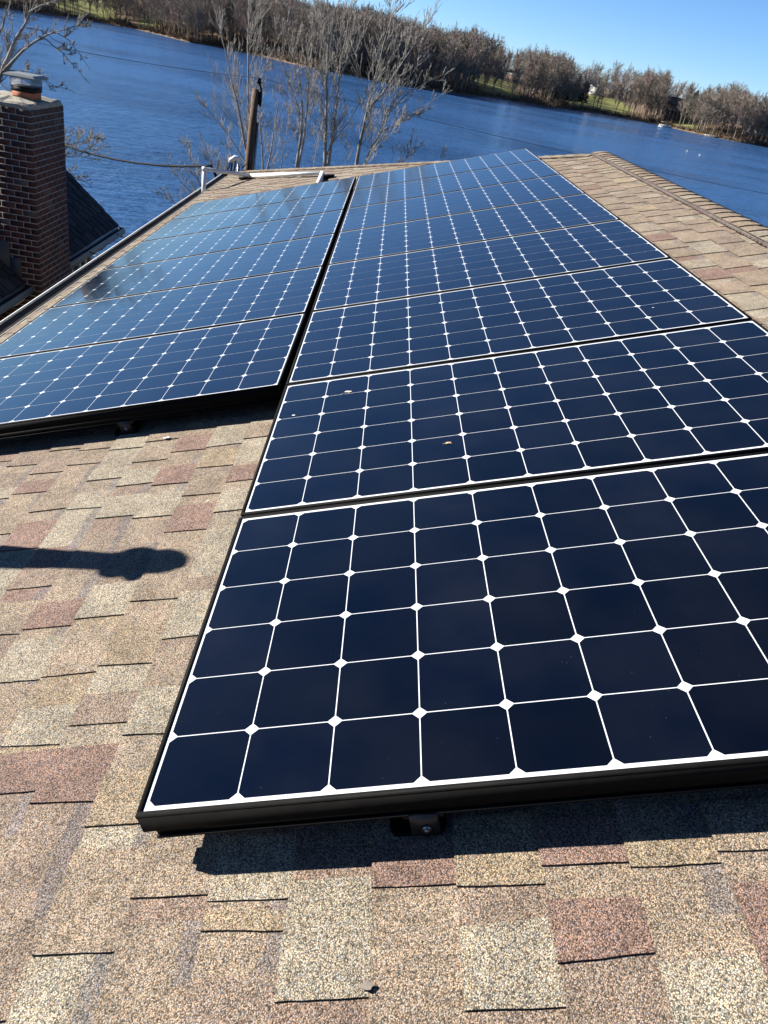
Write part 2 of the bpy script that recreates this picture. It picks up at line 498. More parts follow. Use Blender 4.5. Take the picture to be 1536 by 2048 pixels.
# ridge vent and cap shingles
random.seed(21)
mb = MB()
uV = 2.462
for s in (0, 1):
    fn = rw if s == 0 else rback
    v = V_NEAR
    while v < V_RIDGE_END + .1:
        e = min(v + 1.22, V_RIDGE_END + .1)
        mb.box(uV, U_RIDGE + .004, v + .003, e - .003, .004, .024, fn)
        mb.box(uV - .012, uV + .002, v + .003, e - .003, .004, .030, fn)
        for i in range(int((e - v) / .05)):
            mb.box(uV - .0155, uV - .010, v + .015 + i * .05, v + .045 + i * .05, .012, .020, fn)
        v = e
hp(mb.build('ridge_vent', M_VENT))
mb = MB()


def cap_line(mb, P, w, count_len, lift, step=.144, n0=.030):
    """P(s, a, n): s along the ridge, a across (-1..1)*w"""
    s = 0.0
    while s < count_len:
        c = jit(random.choice([TAN, BROWN, TAN, OCHRE, BROWN, CREAM]), .1)
        L_ = step + .03
        cr = random.uniform(-.006, .006)
        prof = [-1, -.6, -.25, 0, .25, .6, 1]
        lo = [P(s + cr * a, a * w * random.uniform(.97, 1.02), n0 + lift + .0055) for a in prof]
        hi = [P(s + L_, a * w, n0 + .001) for a in prof]
        lo2 = [P(s + cr * a, a * w, n0 - .001) for a in prof]
        for i in range(len(prof) - 1):
            mb.face([lo[i], lo[i + 1], hi[i + 1], hi[i]], c)
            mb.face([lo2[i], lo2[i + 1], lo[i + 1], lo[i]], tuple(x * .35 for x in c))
        for i in (0, len(prof) - 1):
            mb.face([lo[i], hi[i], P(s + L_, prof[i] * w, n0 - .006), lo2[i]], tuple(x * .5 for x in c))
        s += step


def P_ridge(s, a, n):
    r = .045                                            # rounded over the crest
    if abs(a) < r: d = r * .5 + a * a / (2 * r)
    else: d = abs(a)
    p = rw(U_RIDGE - d, V_NEAR + s, n)
    return p if a <= 0 else (2 * R_X - p[0] , p[1], p[2]) if abs(a) >= r else (R_X + (R_X - p[0]) , p[1], p[2])


def P_ridge_fix(s, a, n):
    x = a * CA
    z = R_Z - abs(a) * SA + n * CA
    if abs(a) < .06: z -= (.06 - abs(a)) * SA * .5
    return (R_X + x, V_NEAR + s, z)


cap_line(mb, P_ridge_fix, .128, V_RIDGE_END - V_NEAR - .04, .004)


def P_hip(side):
    top = np.array([R_X, V_RIDGE_END, R_Z])
    b = np.array([rw(U_EAVE, 0)[0] if side < 0 else 2 * R_X - rw(U_EAVE, 0)[0], vhip(U_EAVE), E_Z])
    d = b - top; Ln = np.linalg.norm(d); d /= Ln
    ac = np.cross(d, [0, 0, 1]); ac /= np.linalg.norm(ac)
    upn = np.cross(ac, d)

    def P(s, a, n):
        p = b - d * s + ac * a + upn * (n * .97 - abs(a) * .225 + (0 if abs(a) > .03 else -.004))
        return tuple(p)
    return P, Ln


for side in (-1, 1):
    P, Ln = P_hip(side)
    cap_line(mb, P, .13, Ln - .24, .004, n0=.016)
hp(mb.build('ridge_cap', M_SHINGLE))

# fascia, drip edge, gutter along the lake-side eave
ex, _, ez = rw(U_EAVE, 0, 0)
yF = vhip(U_EAVE)
mb = MB()
mb.box(ex - .012, ex + .05, V_NEAR, yF, ez - .018, ez - .006)
mb.box(ex - .016, ex - .012, V_NEAR, yF, ez - .045, ez - .002)
mb.box(ex - .022, ex - .0165, V_NEAR, yF, ez - .012, ez + .001)
hp(mb.build('drip_edge', M_CREAM))
mb = MB()
gx0, gx1 = ex - .148, ex - .018
gt = ez - .020
mb.box(gx0 - .006, gx0 + .004, V_NEAR, yF, gt - .006, gt + .003)          # rolled front lip
mb.box(gx0, gx0 + .003, V_NEAR, yF, gt - .105, gt - .008)
mb.box(gx0 + .003, gx1, V_NEAR, yF, gt - .105, gt - .102)
mb.box(gx1 - .002, gx1 + .001, V_NEAR, yF, gt - .102, gt - .02)
mb.box(gx0, gx1, yF, yF + .004, gt - .105, gt)
gut = hp(mb.build('gutter', M_WHITE))
mb = MB()
ny = 90
for i in range(ny):
    a = V_NEAR + (yF - V_NEAR) * i / ny; b = V_NEAR + (yF - V_NEAR) * (i + 1) / ny
    mb.face([(gx0 + .003, a, gt - .012), (gx1 - .002, a, gt - .036), (gx1 - .002, b, gt - .036), (gx0 + .003, b, gt - .012)])
o = mb.build('gutter_litter', M_GUTTERIN); o.parent = gut
mb = MB()
mb.box(ex + .0, ex + .03, V_NEAR, yF - .02, ez - .22, ez - .0185)
mb.box(2 * R_X - ex - .03, 2 * R_X - ex, V_NEAR, yF - .02, ez - .22, ez - .0185)
mb.box(ex + .03, 2 * R_X - ex - .03, yF - .05, yF - .02, ez - .22, ez - .0185)
mb.box(ex + .03, 2 * R_X - ex - .03, V_NEAR, yF - .05, ez - .225, ez - .22)
hp(mb.build('fascia', M_CREAM))
mb = MB()
wx0, wx1, wy1 = ex + .45, 2 * R_X - ex - .45, yF - .5
mb.box(wx0, wx1, V_NEAR + .3, wy1, -7.2, ez - .226)
z = -7.0
while z < ez - .35:                                    # lap siding courses
    mb.box(wx0 - .014, wx0 - .001, V_NEAR + .3, wy1, z, z + .15)
    mb.box(wx0, wx1, wy1 + .001, wy1 + .014, z, z + .15)
    z += .155
mb.face([(wx0, V_NEAR + .3, ez - .226), (wx1, V_NEAR + .3, ez - .226), (R_X, V_NEAR + .3, R_Z - .03)])
hp(mb.build('wall', M_BEIGE))
for (yy) in (1.0, 4.5, 8.5):
    mb = MB(); mb.box(wx0 - .045, wx0 - .015, yy, yy + 1.1, -2.9, -1.5)
    w = hp(mb.build('window', M_WHITE))
    mb = MB(); mb.box(wx0 - .05, wx0 - .0452, yy + .08, yy + 1.02, -2.82, -1.58)
    mb.build('pane', M_GLASS).parent = w

# ------------------------------------------------------------------ solar panels
PIT, CELLG = 0.1645, 0.0027
MU, MV = 0.0155, 0.0197
PW, PHt = 11 * PIT + 2 * MU, 6 * PIT + 2 * MV
ROWG, COLG = 0.0152, 0.0270
U0 = -0.0025
PITCH = PHt + ROWG
FD = 0.042           # frame depth


def panel_meshes():
    # local: x = u, y = v, z = n; origin = near left corner on the glass plane
    fr = MB(); w = .0105
    for (x0, x1, y0, y1) in ((0, PW, 0, w), (0, PW, PHt - w, PHt), (0, w, w, PHt - w), (PW - w, PW, w, PHt - w)):
        fr.box(x0, x1, y0, y1, -.004, .0015)
    t = .002
    e = .0012
    for (x0, x1, y0, y1) in ((e, PW - e, e, e + t), (e, PW - e, PHt - e - t, PHt - e), (e, e + t, e + t, PHt - e - t), (PW - e - t, PW - e, e + t, PHt - e - t)):
        fr.box(x0, x1, y0, y1, -FD, -.004)
    for (x0, x1, y0, y1) in ((e, PW - e, e + t, .03), (e, PW - e, PHt - .03, PHt - e - t)):
        fr.box(x0, x1, y0, y1, -FD, -FD + .002)
    back = MB()
    back.face([(w, w, 0), (PW - w, w, 0), (PW - w, PHt - w, 0), (w, PHt - w, 0)])
    back.face([(w, w, -.005), (w, PHt - w, -.005), (PW - w, PHt - w, -.005), (PW - w, w, -.005)])
    ce = MB()
    ch = .0128
    g = CELLG / 2
    for i in range(11):
        for j in range(6):
            x0, x1 = MU + i * PIT + g, MU + (i + 1) * PIT - g
            y0, y1 = MV + j * PIT + g, MV + (j + 1) * PIT - g
            k = ch
            pts = [(x0 + k, y0), (x1 - k, y0), (x1 - k * .42, y0 + k * .42), (x1, y0 + k), (x1, y1 - k), (x1 - k * .42, y1 - k * .42), (x1 - k, y1),
                   (x0 + k, y1), (x0 + k * .42, y1 - k * .42), (x0, y1 - k), (x0, y0 + k), (x0 + k * .42, y0 + k * .42)]
            pts = [(x, y, .0004) for x, y in pts]
            pts = [pts[q] for q in (0, 1, 3, 4, 6, 7, 9, 10)] if True else pts
            ce.face(pts)
    return fr, back, ce


roof_rot = Matrix(((CA, 0, -SA), (0, 1, 0), (SA, 0, CA))).to_euler()
fr, back, ce = panel_meshes()
proto = None
order = ['first', 'second', 'third', 'fourth', 'fifth', 'sixth', 'seventh', 'eighth']
near_w = {0: 'nearest the camera, filling the lower right', 1: 'second from the camera, with dry leaf bits on its glass'}


def place_panel(u, v, label):
    global proto
    loc = rw(u, v, PH)
    if proto is None:
        r = empty('solar_panel', loc, label, 'solar panel', 'solar panels mounted on the shingled roof', roof_rot)
        fr.build('frame', M_FRAME, r); back.build('backsheet', M_BACK, r); ce.build('cells', M_CELL, r)
        proto = r
    else:
        r = proto.copy(); COL.objects.link(r); r.location = loc
        r['label'] = label
        for ch_ in list(proto.children):
            c = ch_.copy(); COL.objects.link(c); c.parent = r
    return r


for k in range(8):
    if k == 0: lb = 'dark blue solar panel nearest the camera with its full black front frame edge'
    elif k == 1: lb = 'dark blue solar panel with dry leaf bits on it, right behind the nearest one'
    elif k == 7: lb = 'sky blue solar panel at the far end of the eight panel column beside the ridge'
    else: lb = '%s solar panel from the camera in the eight panel column nearer the ridge' % order[k]
    place_panel(U0, k * PITCH, lb)
for k in range(2, 8):
    if k == 2: lb = 'solar panel at the near end of the gutter side column, above the shaded shingles'
    elif k == 7: lb = 'solar panel at the far end of the gutter side column, below the white conduit'
    else: lb = '%s solar panel from the near end of the six panel column along the gutter' % order[k - 2]
    place_panel(U0 - COLG - PW, k * PITCH - .006, lb)

# rails, skirts, feet, and a black strip added to darken the column gap
def roofbox(mb, u0, u1, v0, v1, n0, n1, mi=0): mb.box(u0, u1, v0, v1, n0, n1, rw, mi=mi)


def rail_thing(u0, u1, v, label, feet):
    r = empty('mounting_rail', rw((u0 + u1) / 2, v, 0), label, 'rail', 'rails under the solar panels')
    inv = Matrix.Translation(-Vector(rw((u0 + u1) / 2, v, 0)))

    def ch(o, p=None):
        o.parent = p or r
        if p is None: o.matrix_parent_inverse = inv
        return o
    mb = MB()
    roofbox(mb, u0, u1, v + .012, v + .040, PH - FD - .026, PH - FD - .001)
    roofbox(mb, u0, u1, v + .006, v + .012, PH - FD - .026, PH - FD - .021)
    ch(mb.build('rail_bar', M_RAIL))
    for uf in feet:
        mb = MB()
        roofbox(mb, uf - .036, uf + .036, v + .0095, v + .0118, .05, PH - FD - .026)
        roofbox(mb, uf - .025, uf + .025, v + .002, v + .007, .016, PH - FD - .020)
        roofbox(mb, uf - .025, uf + .025, v + .007, v + .05, .014, .020)
        ft = ch(mb.build('foot', M_BRACKET))
        mb = MB()
        c0 = np.array(rw(uf + .003, v + .0018, .034))
        mb.tube([c0, c0 + np.array([0, -.005, 0])], .0085, 6)
        mb.tube([c0 + np.array([0, -.004, 0]), c0 + np.array([0, -.009, 0])], .0045, 10)
        bo = mb.build('bolt', M_STEEL); bo.parent = ft
        mb = MB()
        pts = []
        for (cx, cy, a0) in ((uf + .020, v + .16, 0), (uf - .050, v + .16, 90), (uf - .050, v + .026, 180), (uf + .020, v + .026, 270)):
            for t in range(5):
                an = math.radians(a0 + t * 22.5); pts.append((cx + .016 * math.cos(an), cy + .016 * math.sin(an)))
        mb.face([rw(x, y, .0135) for x, y in pts])
        for i in range(len(pts)):
            a, b = pts[i], pts[(i + 1) % len(pts)]
            mb.face([rw(*a, .002), rw(*b, .002), rw(*b, .0135), rw(*a, .0135)])
        ch(mb.build('flashing', M_RAIL))
    return r


rail_thing(.016, PW - .01, 0.0, 'black rail under the front edge of the nearest solar panel', (.500, 1.55))
uL = U0 - COLG
rail_thing(uL - PW, uL - .002, 2 * PITCH - .006, 'black rail under the front edge of the gutter side solar panels', (-.715, -1.60))
for k in range(1, 8):
    for (a, b) in ((.004, PW - .01), (uL - PW, uL - .002)):
        if a < 0 and k < 3: continue
        rail_thing(a, b, k * PITCH - .04, 'black rail hidden in the seam between two rows of panels', ())
mb = MB()
gc = U0 - COLG / 2
roofbox(mb, gc - .010, gc + .010, 2 * PITCH + .02, 8 * PITCH - .05, .030, .050)
trk = tag(mb.build('dark_gap_strip', M_RAIL), 'added black strip that darkens the gap between the two panel columns', 'dark strip')
mb = MB()
for v in np.arange(2 * PITCH + .15, 8 * PITCH, .34):
    c0 = np.array(rw(gc + random.uniform(-.004, .004), v, .050)); c1 = np.array(rw(gc, v, .056))
    mb.tube([c0, c1], .004, 6)
o = mb.build('bolts', M_STEEL); o.parent = trk; o['kind'] = 'stuff'

# ------------------------------------------------------------------ small things on the roof
def leaf_thing(name, u, v, n, size, label, cat, col1, col2, seed, curl=.3, group=None):
    random.seed(seed)
    mb = MB(); pts = []
    k = 11
    for i in range(k):
        a = 2 * math.pi * i / k
        r = size * (random.uniform(.6, 1.1))
        pts.append((r * math.cos(a), .6 * r * math.sin(a)))
    cen = rw(u, v, n + size * curl)
    ring = [rw(u + x, v + y, n + .001 + size * curl * random.uniform(0, .8)) for x, y in pts]
    for i in range(k): mb.face([cen, ring[i], ring[(i + 1) % k]])
    low = [rw(u + x * .8, v + y * .8, n + .0005) for x, y in pts]
    for i in range(k): mb.face([ring[i], low[i], low[(i + 1) % k], ring[(i + 1) % k]])
    o = mb.build(name, noisy('m_' + name, col1, col2, 60, .8, .3), origin=rw(u, v, n))
    return tag(o, label, cat, group)


def gp(x, y, n):      # roof coordinates of a photo position at height n above the shingles
    d = ray(x, y); N = np.array([-SA, 0, CA]); t = (n - N @ CAM) / (N @ d); p = CAM + t * d
    return CA * p[0] + SA * p[2], p[1]


lf = leaf_thing('dry_leaf', *gp(896, 887, PH), PH, .013, 'small curled tan leaf lying in the middle of the second panel', 'leaf', (.45, .30, .16), (.6, .45, .28), 3)
mb = MB(); a = rw(*gp(893, 888, PH), PH + .003); b = rw(*gp(886, 889, PH), PH + .002); mb.tube([a, b], .0009, 4)
o = mb.build('leaf_stem', M_TWIG); o.parent = lf; o.matrix_parent_inverse = Matrix.Translation(-lf.location)
lf = leaf_thing('dry_leaf', *gp(698, 784, PH), PH, .017, 'pale leaf fragment with a stem near the top left of the second panel', 'leaf', (.6, .55, .45), (.75, .7, .6), 4)
mb = MB(); a = rw(*gp(695, 786, PH), PH + .004); b = rw(*gp(683, 789, PH), PH + .002); mb.tube([a, b], .001, 4)
o = mb.build('leaf_stem', M_TWIG); o.parent = lf; o.matrix_parent_inverse = Matrix.Translation(-lf.location)
leaf_thing('bird_dropping', *gp(587, 831, PH), PH, .007, 'small white speck on the glass at the left of the second panel', 'bird dropping', (.75, .75, .72), (.85, .85, .82), 5, .15)
leaf_thing('bird_dropping', *gp(1306, 615.5, PH), PH, .005, 'tiny white speck on the right of the third panel from the camera', 'bird dropping', (.75, .75, .72), (.85, .85, .82), 6, .15)
leaf_thing('paint_chip', *gp(333, 876, .011), .011, .019, 'white chip lying on the shingles under the gutter side panels', 'paint chip', (.7, .68, .64), (.82, .8, .76), 7, .2)
leaf_thing('paint_chip', *gp(415, 1002, .011), .011, .006, 'tiny white fleck on the shingles left of the second panel', 'paint chip', (.7, .68, .64), (.82, .8, .76), 8, .2)
leaf_thing('dried_leaf_scrap', *gp(735, 1972, .011), .011, .0135, 'grey brown scrap lying on the shingles at the bottom of the photo', 'leaf', (.17, .145, .12), (.25, .21, .175), 9, .12)
leaf_thing('chalk_mark', *gp(213, 989, .011), .011, .007, 'small pink red crayon mark on the shingles', 'mark', (.50, .12, .12), (.55, .2, .18), 10, .05)

# unseen mast left of the view, guessed and shaped to cast the shingle shadow
def gz(u, v): return np.array(rw(u, v, 0))


ML = 1.50
mbase = gz(-2.10, 1.50)
mast = empty('guessed_mast', tuple(mbase), 'unseen grey mast by the gutter, its lobed head shaped to throw a shadow on the shingles', 'mast')
invm = Matrix.Translation(-Vector(mbase))


def lobe(mb, c, rx, ry, rz):
    R_ = 10
    b0 = len(mb.v)
    prof = [(math.sin(math.pi * i / R_), -math.cos(math.pi * i / R_)) for i in range(R_ + 1)]
    for (a, z) in prof:
        for k in range(18):
            t = 2 * math.pi * k / 18
            mb.v.append((c[0] + rx * a * math.cos(t), c[1] + ry * a * math.sin(t), c[2] + rz * z))
    for i in range(R_):
        for k in range(18):
            k2 = (k + 1) % 18
            mb.f.append((b0 + i * 18 + k, b0 + i * 18 + k2, b0 + (i + 1) * 18 + k2, b0 + (i + 1) * 18 + k)); mb.c.append(None); mb.m.append(0)


mb = MB(); mb.tube([mbase + [0, 0, -.03], mbase + [0, 0, .45], mbase + [0, 0, ML - .17]], [.085, .082, .046], 18)
o = mb.build('pipe', M_STEEL, smooth=True); o.parent = mast; o.matrix_parent_inverse = invm
mb = MB()  # head lobes shaped after the outline of the shadow they cast
lobe(mb, mbase + [0, -.035, ML - .165], .05, .055, .045)
lobe(mb, mbase + [0, .022, ML - .125], .06, .062, .055)
lobe(mb, mbase + [0, -.02, ML - .095], .05, .06, .05)
mb.tube([mbase + [0, -.06, ML - .115], mbase + [0, -.088, ML - .11], mbase + [0, -.10, ML - .10]], [.03, .018, .004], 10)
o = mb.build('hood', M_STEEL, smooth=True); o.parent = mast; o.matrix_parent_inverse = invm
mb = MB(); lobe(mb, mbase + [0, .004, ML - .052], .06, .070, .062)
o = mb.build('cap', M_STEEL, smooth=True); o.parent = mast; o.matrix_parent_inverse = invm
mb = MB(); mb.tube([mbase + [0, 0, -.03], mbase + [0, 0, .03], mbase + [0, 0, .08]], [.15, .105, .09], 18)
o = mb.build('boot', M_RAIL, smooth=True); o.parent = mast; o.matrix_parent_inverse = invm

# white conduit that runs over the eave to the far panel
def roofat(x, y, n): return np.array(rw(*gp(x, y, n), n))


cA = roofat(500, 351, .05); cB = roofat(645, 346, .05); cC = roofat(638, 366, .05)
cD = at(409, 338, 1, cA[1] - .55)
cE = at(408, 372, 1, cA[1] - .55); cE = np.array([cD[0], cD[1], cE[2] - .3])
con = empty('conduit', tuple(cA), 'white metal conduit bent across the far roof corner and over the gutter', 'conduit')
inv = Matrix.Translation(-Vector(cA))


def seg(mb, a, b, w, h):
    a = np.array(a, float); b = np.array(b, float); d = (b - a); d /= np.linalg.norm(d)
    up = np.array([-SA, 0, CA]) if abs(d[2]) < .8 else np.array([1.0, 0, 0])
    x = np.cross(d, up); x /= np.linalg.norm(x); y = np.cross(x, d)
    P = [p + sx * x * w / 2 + sy * y * h / 2 for p in (a, b) for sx in (-1, 1) for sy in (-1, 1)]
    i = len(mb.v); mb.v.extend(map(tuple, P))
    for q in ((0, 1, 3, 2), (4, 6, 7, 5), (0, 4, 5, 1), (2, 3, 7, 6), (0, 2, 6, 4), (1, 5, 7, 3)):
        mb.f.append(tuple(i + k for k in q)); mb.c.append(None); mb.m.append(0)


for nm, a, b, w, h in (('pipe_run', cA, cB, .048, .044), ('pipe_run', cD, cA, .044, .044), ('pipe_run', cB, cC, .046, .046), ('pipe_drop', cD + [0, 0, -.03], cE, .055, .05)):
    mb = MB(); seg(mb, a, b, w, h)
    o = mb.build(nm, M_WHITE); o.parent = con; o.matrix_parent_inverse = inv
for c, s in ((cA, .05), (cB, .05), (cD, .062)):
    mb = MB(); seg(mb, c + [-s / 2, 0, 0], c + [s / 2, 0, 0], s * .8, s * .8)
    o = mb.build('elbow', M_WHITE); o.parent = con; o.matrix_parent_inverse = inv
for c in (roofat(493, 357, .012), roofat(652, 356, .012)):
    mb = MB(); seg(mb, c + [-.10, 0, -.0], c + [.10, 0, 0.03], .12, .045)
    o = mb.build('support_block', M_RAIL); o.parent = con; o.matrix_parent_inverse = inv

# weatherhead behind the far corner of the roof
wb = roofat(479, 338, 0); wb = np.array([wb[0], vhip(-1.9) + .15, wb[2] + .0])
wt = at(478, 322, 1, wb[1]); wb = np.array([wt[0], wt[1], wt[2] - .45])
wh = empty('weatherhead', tuple(wb), 'white weatherhead with looped black cables at the far roof corner', 'weatherhead')
invw = Matrix.Translation(-Vector(wb))


def chw(o): o.parent = wh; o.matrix_parent_inverse = invw; return o


mb = MB(); mb.tube([wb, wt + [0, 0, -.03]], .022, 10); chw(mb.build('pipe', M_STEEL, smooth=True))
mb = MB()
mb.tube([wt + [.02, 0, -.07], wt + [.02, 0, -.02], wt + [.0, 0, .03], wt + [-.06, -.02, .035], wt + [-.13, -.03, -.01], wt + [-.14, -.03, -.04]], [.02, .028, .04, .042, .034, .015], 12)
chw(mb.build('hood', M_WHITE, smooth=True))
for i, (dx, sag, r) in enumerate(((-.13, .16, .012), (-.10, .22, .013), (-.05, .14, .011))):
    mb = MB(); pts = []
    e = wt + np.array([-.42 + .02 * i, 0, -.14])
    s = wt + np.array([dx, -.03, -.04])
    for t in np.linspace(0, 1, 14):
        p = s * (1 - t) + e * t + np.array([math.sin(t * 6.3) * .05, 0, -sag * math.sin(math.pi * t) + .06 * math.sin(t * 9 + i)])
        pts.append(p)
    mb.tube(pts, r, 6); chw(mb.build('cable_loop', M_CABLE, smooth=True))
mb = MB(); mb.tube([wt + [.05, 0, -.1], wt + [.14, 0, .0], wt + [.2, 0, -.22]], .012, 6); chw(mb.build('cable_loop', M_CABLE, smooth=True))
svc0 = wt + np.array([-.42, 0, -.14])

# ------------------------------------------------------------------ wires
def wire(a, b, sag, r, m, name, label, cat='wire', n=40, wob=0):
    a = np.array(a, float); b = np.array(b, float); pts = []
    for t in np.linspace(0, 1, n):
        p = a * (1 - t) + b * t + np.array([0, 0, -4 * sag * t * (1 - t)])
        if wob: p = p + np.array([0, 0, wob * math.sin(t * 31) * math.sin(t * 77)])
        pts.append(p)
    mb = MB(); mb.tube(pts, r, 5)
    return tag(mb.build(name, m, smooth=True), label, cat)


far_l = at(-200, 235, 0, -11.0)
wire(svc0, at(128, 290, 1, 14.3), .12, .017, M_CABLE, 'service_cable', 'thick black cable from the weatherhead to behind the chimney', 'cable', wob=.004)
wire(at(-60, 108, 1, 15.0), at(60, 212, 1, 12.9), .05, .012, M_CABLE, 'service_cable', 'black cable coming down from the left edge behind the chimney flue', 'cable')
wire(at(234, 468, 0, -4.9), at(262, 476, 0, ex - .17), .02, .012, M_CABLE, 'service_cable', 'upper black cable crossing the gap below the neighbour gutter end', 'cable')
wire(at(180, 504, 0, -4.9), at(226, 513, 0, ex - .17), .02, .012, M_CABLE, 'service_cable', 'lower black cable crossing the gap below the neighbour downspout', 'cable')

# utility pole
pb, pt = at(497, 336, 1, 21.86), at(511.5, 179, 1, 22.4)
pb2 = pb + (pb - pt) / np.linalg.norm(pb - pt) * 5.2
pole = empty('utility_pole', tuple(pb2), 'brown wooden utility pole with a single insulator on top', 'utility pole')
invp = Matrix.Translation(-Vector(pb2))
mb = MB(); mb.tube([pb2, pb, (pb + pt) / 2, pt], [.128, .113, .102, .088], 16)
o = mb.build('shaft', M_POLE, smooth=True); o.parent = pole; o.matrix_parent_inverse = invp
ib = pt + np.array([.15, -.02, -.38]); it = at(518, 163, 1, 22.4)
mb = MB(); mb.tube([ib, ib + [0, 0, .38], it], .032, 8); mb.tube([ib + [-.02, 0, .04], ib + [-.02, 0, .34]], .05, 6)
o = mb.build('insulator_pin', M_CAPBLACK); o.parent = pole; o.matrix_parent_inverse = invp
mb = MB(); mb.tube([it + [0, 0, -.05], it + [0, 0, -.04], it, it + [0, 0, .03], it + [0, 0, .07], it + [0, 0, .09]], [.05, .085, .07, .045, .06, .03], 12)
o = mb.build('insulator', M_CAPBLACK, smooth=True); o.parent = pole; o.matrix_parent_inverse = invp
cb_ = at(509, 330, 1, 21.95); ct_ = at(515, 245, 1, 22.2)
mb = MB(); mb.tube([cb_ + [0, 0, -4], cb_, ct_], .035, 8)
o = mb.build('riser', M_STEEL, smooth=True); o.parent = pole; o.matrix_parent_inverse = invp
top = it + np.array([0, 0, .08])
wire(top, at(-80, 50, 1, 21.0), .12, .006, M_WIRE, 'power_line', 'thin power line running left from the pole top over the lake')
wire(top, at(1640, 408, 1, 27.0), .12, .006, M_WIRE, 'power_line', 'thin power line running right from the pole top over the lake')

# ------------------------------------------------------------------ neighbour house and chimney
cc = CAM + 11 * ray(60, 221)
CX, CY, CZ = cc                      # front right top corner of the brickwork
CYF = 12.64
CXL = CX - .92
chim = empty('chimney', (CX - .46, (CY + CYF) / 2, -7.2), 'tall dark red brick chimney with a mortar crown beside the neighbour house', 'chimney')
invc = Matrix.Translation((-(CX - .46), -(CY + CYF) / 2, 7.2))


def chc(o, p=None):
    o.parent = p or chim
    if p is None: o.matrix_parent_inverse = invc
    return o


BH, BL, J = .0865, .2050, .0125
Z0 = CZ - 5.6
mb = MB()
mb.box(CXL + .004, CX - .004, CY + .004, CYF - .004, -7.2, CZ - .002)
# shoulders below are wider / narrower as the stack meets the roof
chc(mb.build('mortar_core', M_MORTAR))
random.seed(31)
mb = MB()
row = 0
z = CZ - BH
while z > Z0:
    off = (row % 2) * BL / 2
    # how far the front face reaches to the left (steps in near the neighbour roof)
    def bcol():
        r = random.random()
        c = random.choice([(.095, .036, .028), (.120, .042, .032), (.080, .032, .027), (.105, .045, .036), (.065, .032, .028)])
        if z > CZ - .45: c = tuple(.6 * a + .4 * b for a, b in zip(c, (.075, .065, .055)))
        if r < .03: c = (.12, .095, .08)
        return jit(c, .2)
    for (axis, L0, L1) in (('y', CXL, CX), ('x', CY, CYF)):
        p = L1 - off if axis == 'y' else L0 - off
        if axis == 'y':
            edges = []
            q = L1 + off - BL / 2 if False else L1 - (BL / 2 if row % 2 else BL)
            prev = L1
            while prev > L0 + .02:
                edges.append((max(q, L0), prev)); prev = q; q -= BL
            for (a, b) in edges:
                aa = a + J / 2 if a > L0 else a
                bb = b - J / 2 if b < L1 else b
                d = random.uniform(0, .003)
                mb.box(aa, bb, CY + d * .5, CY + .02, z + J / 2, z + BH - J / 2, col=bcol())
                mb.box(aa, bb, CYF - .02, CYF - d, z + J / 2, z + BH - J / 2, col=bcol())
        else:
            prev = L0; q = L0 + (BL if row % 2 else BL / 2)
            while prev < L1 - .02:
                a, b = prev, min(q, L1)
                aa = a + J / 2 if a > L0 else a + .0205
                bb = b - J / 2 if b < L1 else b - .0205
                d = random.uniform(0, .003)
                cbk = bcol()
                if bb > aa: mb.box(CX - .02, CX - d * .5 - .0002, aa, bb, z + J / 2, z + BH - J / 2, col=cbk)
                if bb > aa: mb.box(CXL + d + .0002, CXL + .02, aa, bb, z + J / 2, z + BH - J / 2, col=cbk)
                prev = q; q += BL
    z -= BH; row += 1
chc(mb.build('brickwork', M_BRICK))
# crown: thick trowelled mortar, irregular
random.seed(33)
mb = MB()
fx, fy = CX - .46, (CY + CYF) / 2
rings = [(1.0, -.004), (1.02, .015), (1.0, .045), (.93, .07), (.62, .085), (.40, .095)]
NR = 40
grid = []
for (s, h) in rings:
    ring = []
    for i in range(NR):
        t = i / NR * 4; side = int(t); f = t - side
        q = [(-1 + 2 * f, -1), (1, -1 + 2 * f), (1 - 2 * f, 1), (-1, 1 - 2 * f)][side]
        nz = .014 * math.sin(i * 1.7) + random.uniform(-.012, .012)
        r_ = 1 - .06 * (abs(q[0] * q[1])) ** 3 if h > 0 else 1
        ring.append((fx + q[0] * .46 * s * r_ + nz * .4, fy + q[1] * (CYF - CY) / 2 * s * r_ + nz * .4, CZ + h + (nz * .6 if h > 0 else 0)))
    grid.append(ring)
for a in range(len(grid) - 1):
    for i in range(NR):
        j = (i + 1) % NR
        mb.face([grid[a][i], grid[a][j], grid[a + 1][j], grid[a + 1][i]])
mb.face(grid[-1])
chc(mb.build('crown', M_CROWN, smooth=False))
# clay flue
fcor = at(64, 204, 1, fy - .17)      # front right foot of the flue
FY0 = fy - .17
fcor = at(64.7, 203, 1, FY0)
FX1 = fcor[0]; FX0 = at(24.6, 190, 1, FY0)[0]; FY1 = at(83, 199, 0, FX1)[1]
FZ0 = CZ + .03; FZ1 = at(65.3, 180, 1, FY0)[2]
mb = MB()
mb.box(FX0, FX1, FY0, FY1, FZ0, FZ1)
flue = chc(mb.build('flue', M_CLAY))
